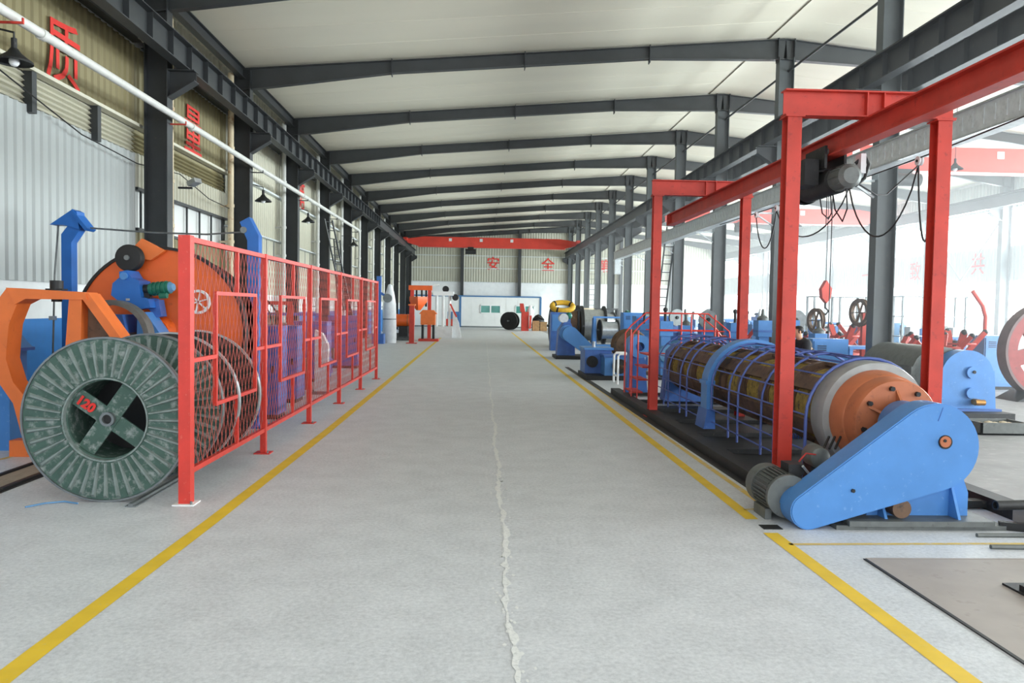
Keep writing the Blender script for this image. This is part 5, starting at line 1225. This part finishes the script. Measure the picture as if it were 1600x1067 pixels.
# ---- person bending over behind the wire guard
def person():
    t = thing('person', 'person in a black jacket bending behind the wire guard', 'person')
    bx_, by = 6.35, 15.1
    def skinned(name, pts, edges, m, root=0, sub=2):
        me = bpy.data.meshes.new(name); me.from_pydata([p[0] for p in pts], edges, [])
        o = bpy.data.objects.new(name, me); COL.objects.link(o); o.parent = t
        md = o.modifiers.new('skin', 'SKIN'); md.use_smooth_shade = True
        for i, p in enumerate(pts):
            r = p[1] if isinstance(p[1], tuple) else (p[1], p[1]); me.skin_vertices[0].data[i].radius = r
        me.skin_vertices[0].data[root].use_root = True
        s = o.modifiers.new('sub', 'SUBSURF'); s.levels = sub; s.render_levels = sub
        me.materials.append(MATS[m]); return o
    # the figure leans towards the machine (-X)
    P = [((.12, 0, .92), (.15, .13)), ((.06, 0, 1.06), (.14, .12)), ((-.04, 0, 1.22), (.16, .12)), ((-.10, 0, 1.33), (.13, .10)), ((-.15, 0, 1.41), (.055, .055)), ((-.18, 0, 1.47), (.07, .075)), ((-.20, 0, 1.56), (.085, .095)), ((-.20, 0, 1.63), (.05, .06)),
         ((-.09, -.19, 1.32), .065), ((-.12, -.25, 1.08), .05), ((-.36, -.22, .98), .04), ((-.44, -.21, .97), .03),
         ((-.09, .19, 1.32), .065), ((-.12, .25, 1.08), .05), ((-.36, .22, .98), .04), ((-.44, .21, .97), .03),
         ((.13, -.1, .86), .09), ((.08, -.11, .48), .062), ((.14, -.12, .08), .045), ((.0, -.13, .04), .04),
         ((.13, .1, .86), .09), ((.08, .11, .48), .062), ((.14, .12, .08), .045), ((.0, .13, .04), .04)]
    E = [(0,1),(1,2),(2,3),(3,4),(4,5),(5,6),(6,7),(3,8),(8,9),(9,10),(10,11),(3,12),(12,13),(13,14),(14,15),(0,16),(16,17),(17,18),(18,19),(0,20),(20,21),(21,22),(22,23)]
    for s in (-1, 1):      # fingers and thumb
        b0 = len(P); wrist = 11 if s < 0 else 15; yy = s * .21
        for k in range(4):
            y_ = yy + (k - 1.5) * .02; P.append(((-.48, y_, .965), .010)); P.append(((-.53, y_, .95 - .004 * k), .009)); P.append(((-.55, y_, .925), .008))
            i = b0 + 3 * k; E += [(wrist, i), (i, i + 1), (i + 1, i + 2)]
        P.append(((-.45, yy - s * .04, .95), .011)); P.append(((-.48, yy - s * .055, .93), .009)); E += [(wrist, b0 + 12), (b0 + 12, b0 + 13)]
    skinned('body', P, E, 'skin')
    J = [((.12, 0, .90), (.17, .155)), ((.06, 0, 1.06), (.165, .14)), ((-.04, 0, 1.22), (.2, .16)), ((-.105, 0, 1.345), (.17, .13)), ((-.145, 0, 1.41), (.085, .085)),
         ((-.09, -.19, 1.325), .105), ((-.12, -.25, 1.08), .078), ((-.36, -.22, .98), .06), ((-.09, .19, 1.325), .105), ((-.12, .25, 1.08), .068), ((-.36, .22, .98), .055)]
    skinned('jacket', J, [(0,1),(1,2),(2,3),(3,4),(3,5),(5,6),(6,7),(3,8),(8,9),(9,10)], 'jacket_black')
    T = [((.12, 0, .90), (.16, .14)), ((.13, -.1, .84), .105), ((.08, -.11, .48), .078), ((.14, -.12, .1), .07), ((.13, .1, .84), .105), ((.08, .11, .48), .078), ((.14, .12, .1), .07)]
    skinned('trousers', T, [(0,1),(1,2),(2,3),(0,4),(4,5),(5,6)], 'trouser_blue')
    hr = MB().ball((-.18, 0, 1.585), .1, 16, (1.05, .98, .85)); hr.v = [v if not (v[0] < -.235 and v[2] < 1.60) else (-.2, v[1] * .8, v[2] + .03) for v in hr.v]
    part('hair', hr, 'hair_black', t)
    part('nose', MB().ball((-.295, 0, 1.545), .016, 8, (1.3, .8, 1.2)), 'skin', t)
    for s in (-1, 1):
        part('ear', MB().ball((-.19, s * .098, 1.545), .024, 8, (.8, .5, 1.3)), 'skin', t); part('eye', MB().ball((-.272, s * .035, 1.567), .011, 8), 'hair_black', t)
        part('shoe', MB().ball((.06, s * .125, .045), .07, 12, (1.8, .75, .62)), 'rubber_black', t)
    part('mouth', MB().box(-.285, -.022, 1.51, -.278, .022, 1.516), 'paint_red', t)
    t.location = (bx_, by, 0)
person()

# ---- scatter volumes added to imitate lens veil across the right-hand bay
def lens_veil(name, density, mb, label):
    m = bpy.data.materials.new(name); m.use_nodes = True; nt = m.node_tree; nt.nodes.remove(nt.nodes['Principled BSDF'])
    v = nt.nodes.new('ShaderNodeVolumeScatter'); v.inputs['Color'].default_value = (.97, .98, 1, 1); v.inputs['Density'].default_value = density; v.inputs['Anisotropy'].default_value = .35
    nt.links.new(v.outputs[0], nt.nodes['Material Output'].inputs['Volume'])
    o = part('veil', mb, m); o['kind'] = 'stuff'; o['label'] = label; o['category'] = 'veil'
lens_veil('lens_veil', .002, bx(9.7, 9.2, .02, 23.6, 76.8, 8.2), 'added bright lens haze in the right-hand bay before the windows')
lens_veil('lens_veil_columns', .008, bx(6.4, 9.0, .01, 23.65, 58, 8.25), 'added bright lens haze drifting around the ridge columns')
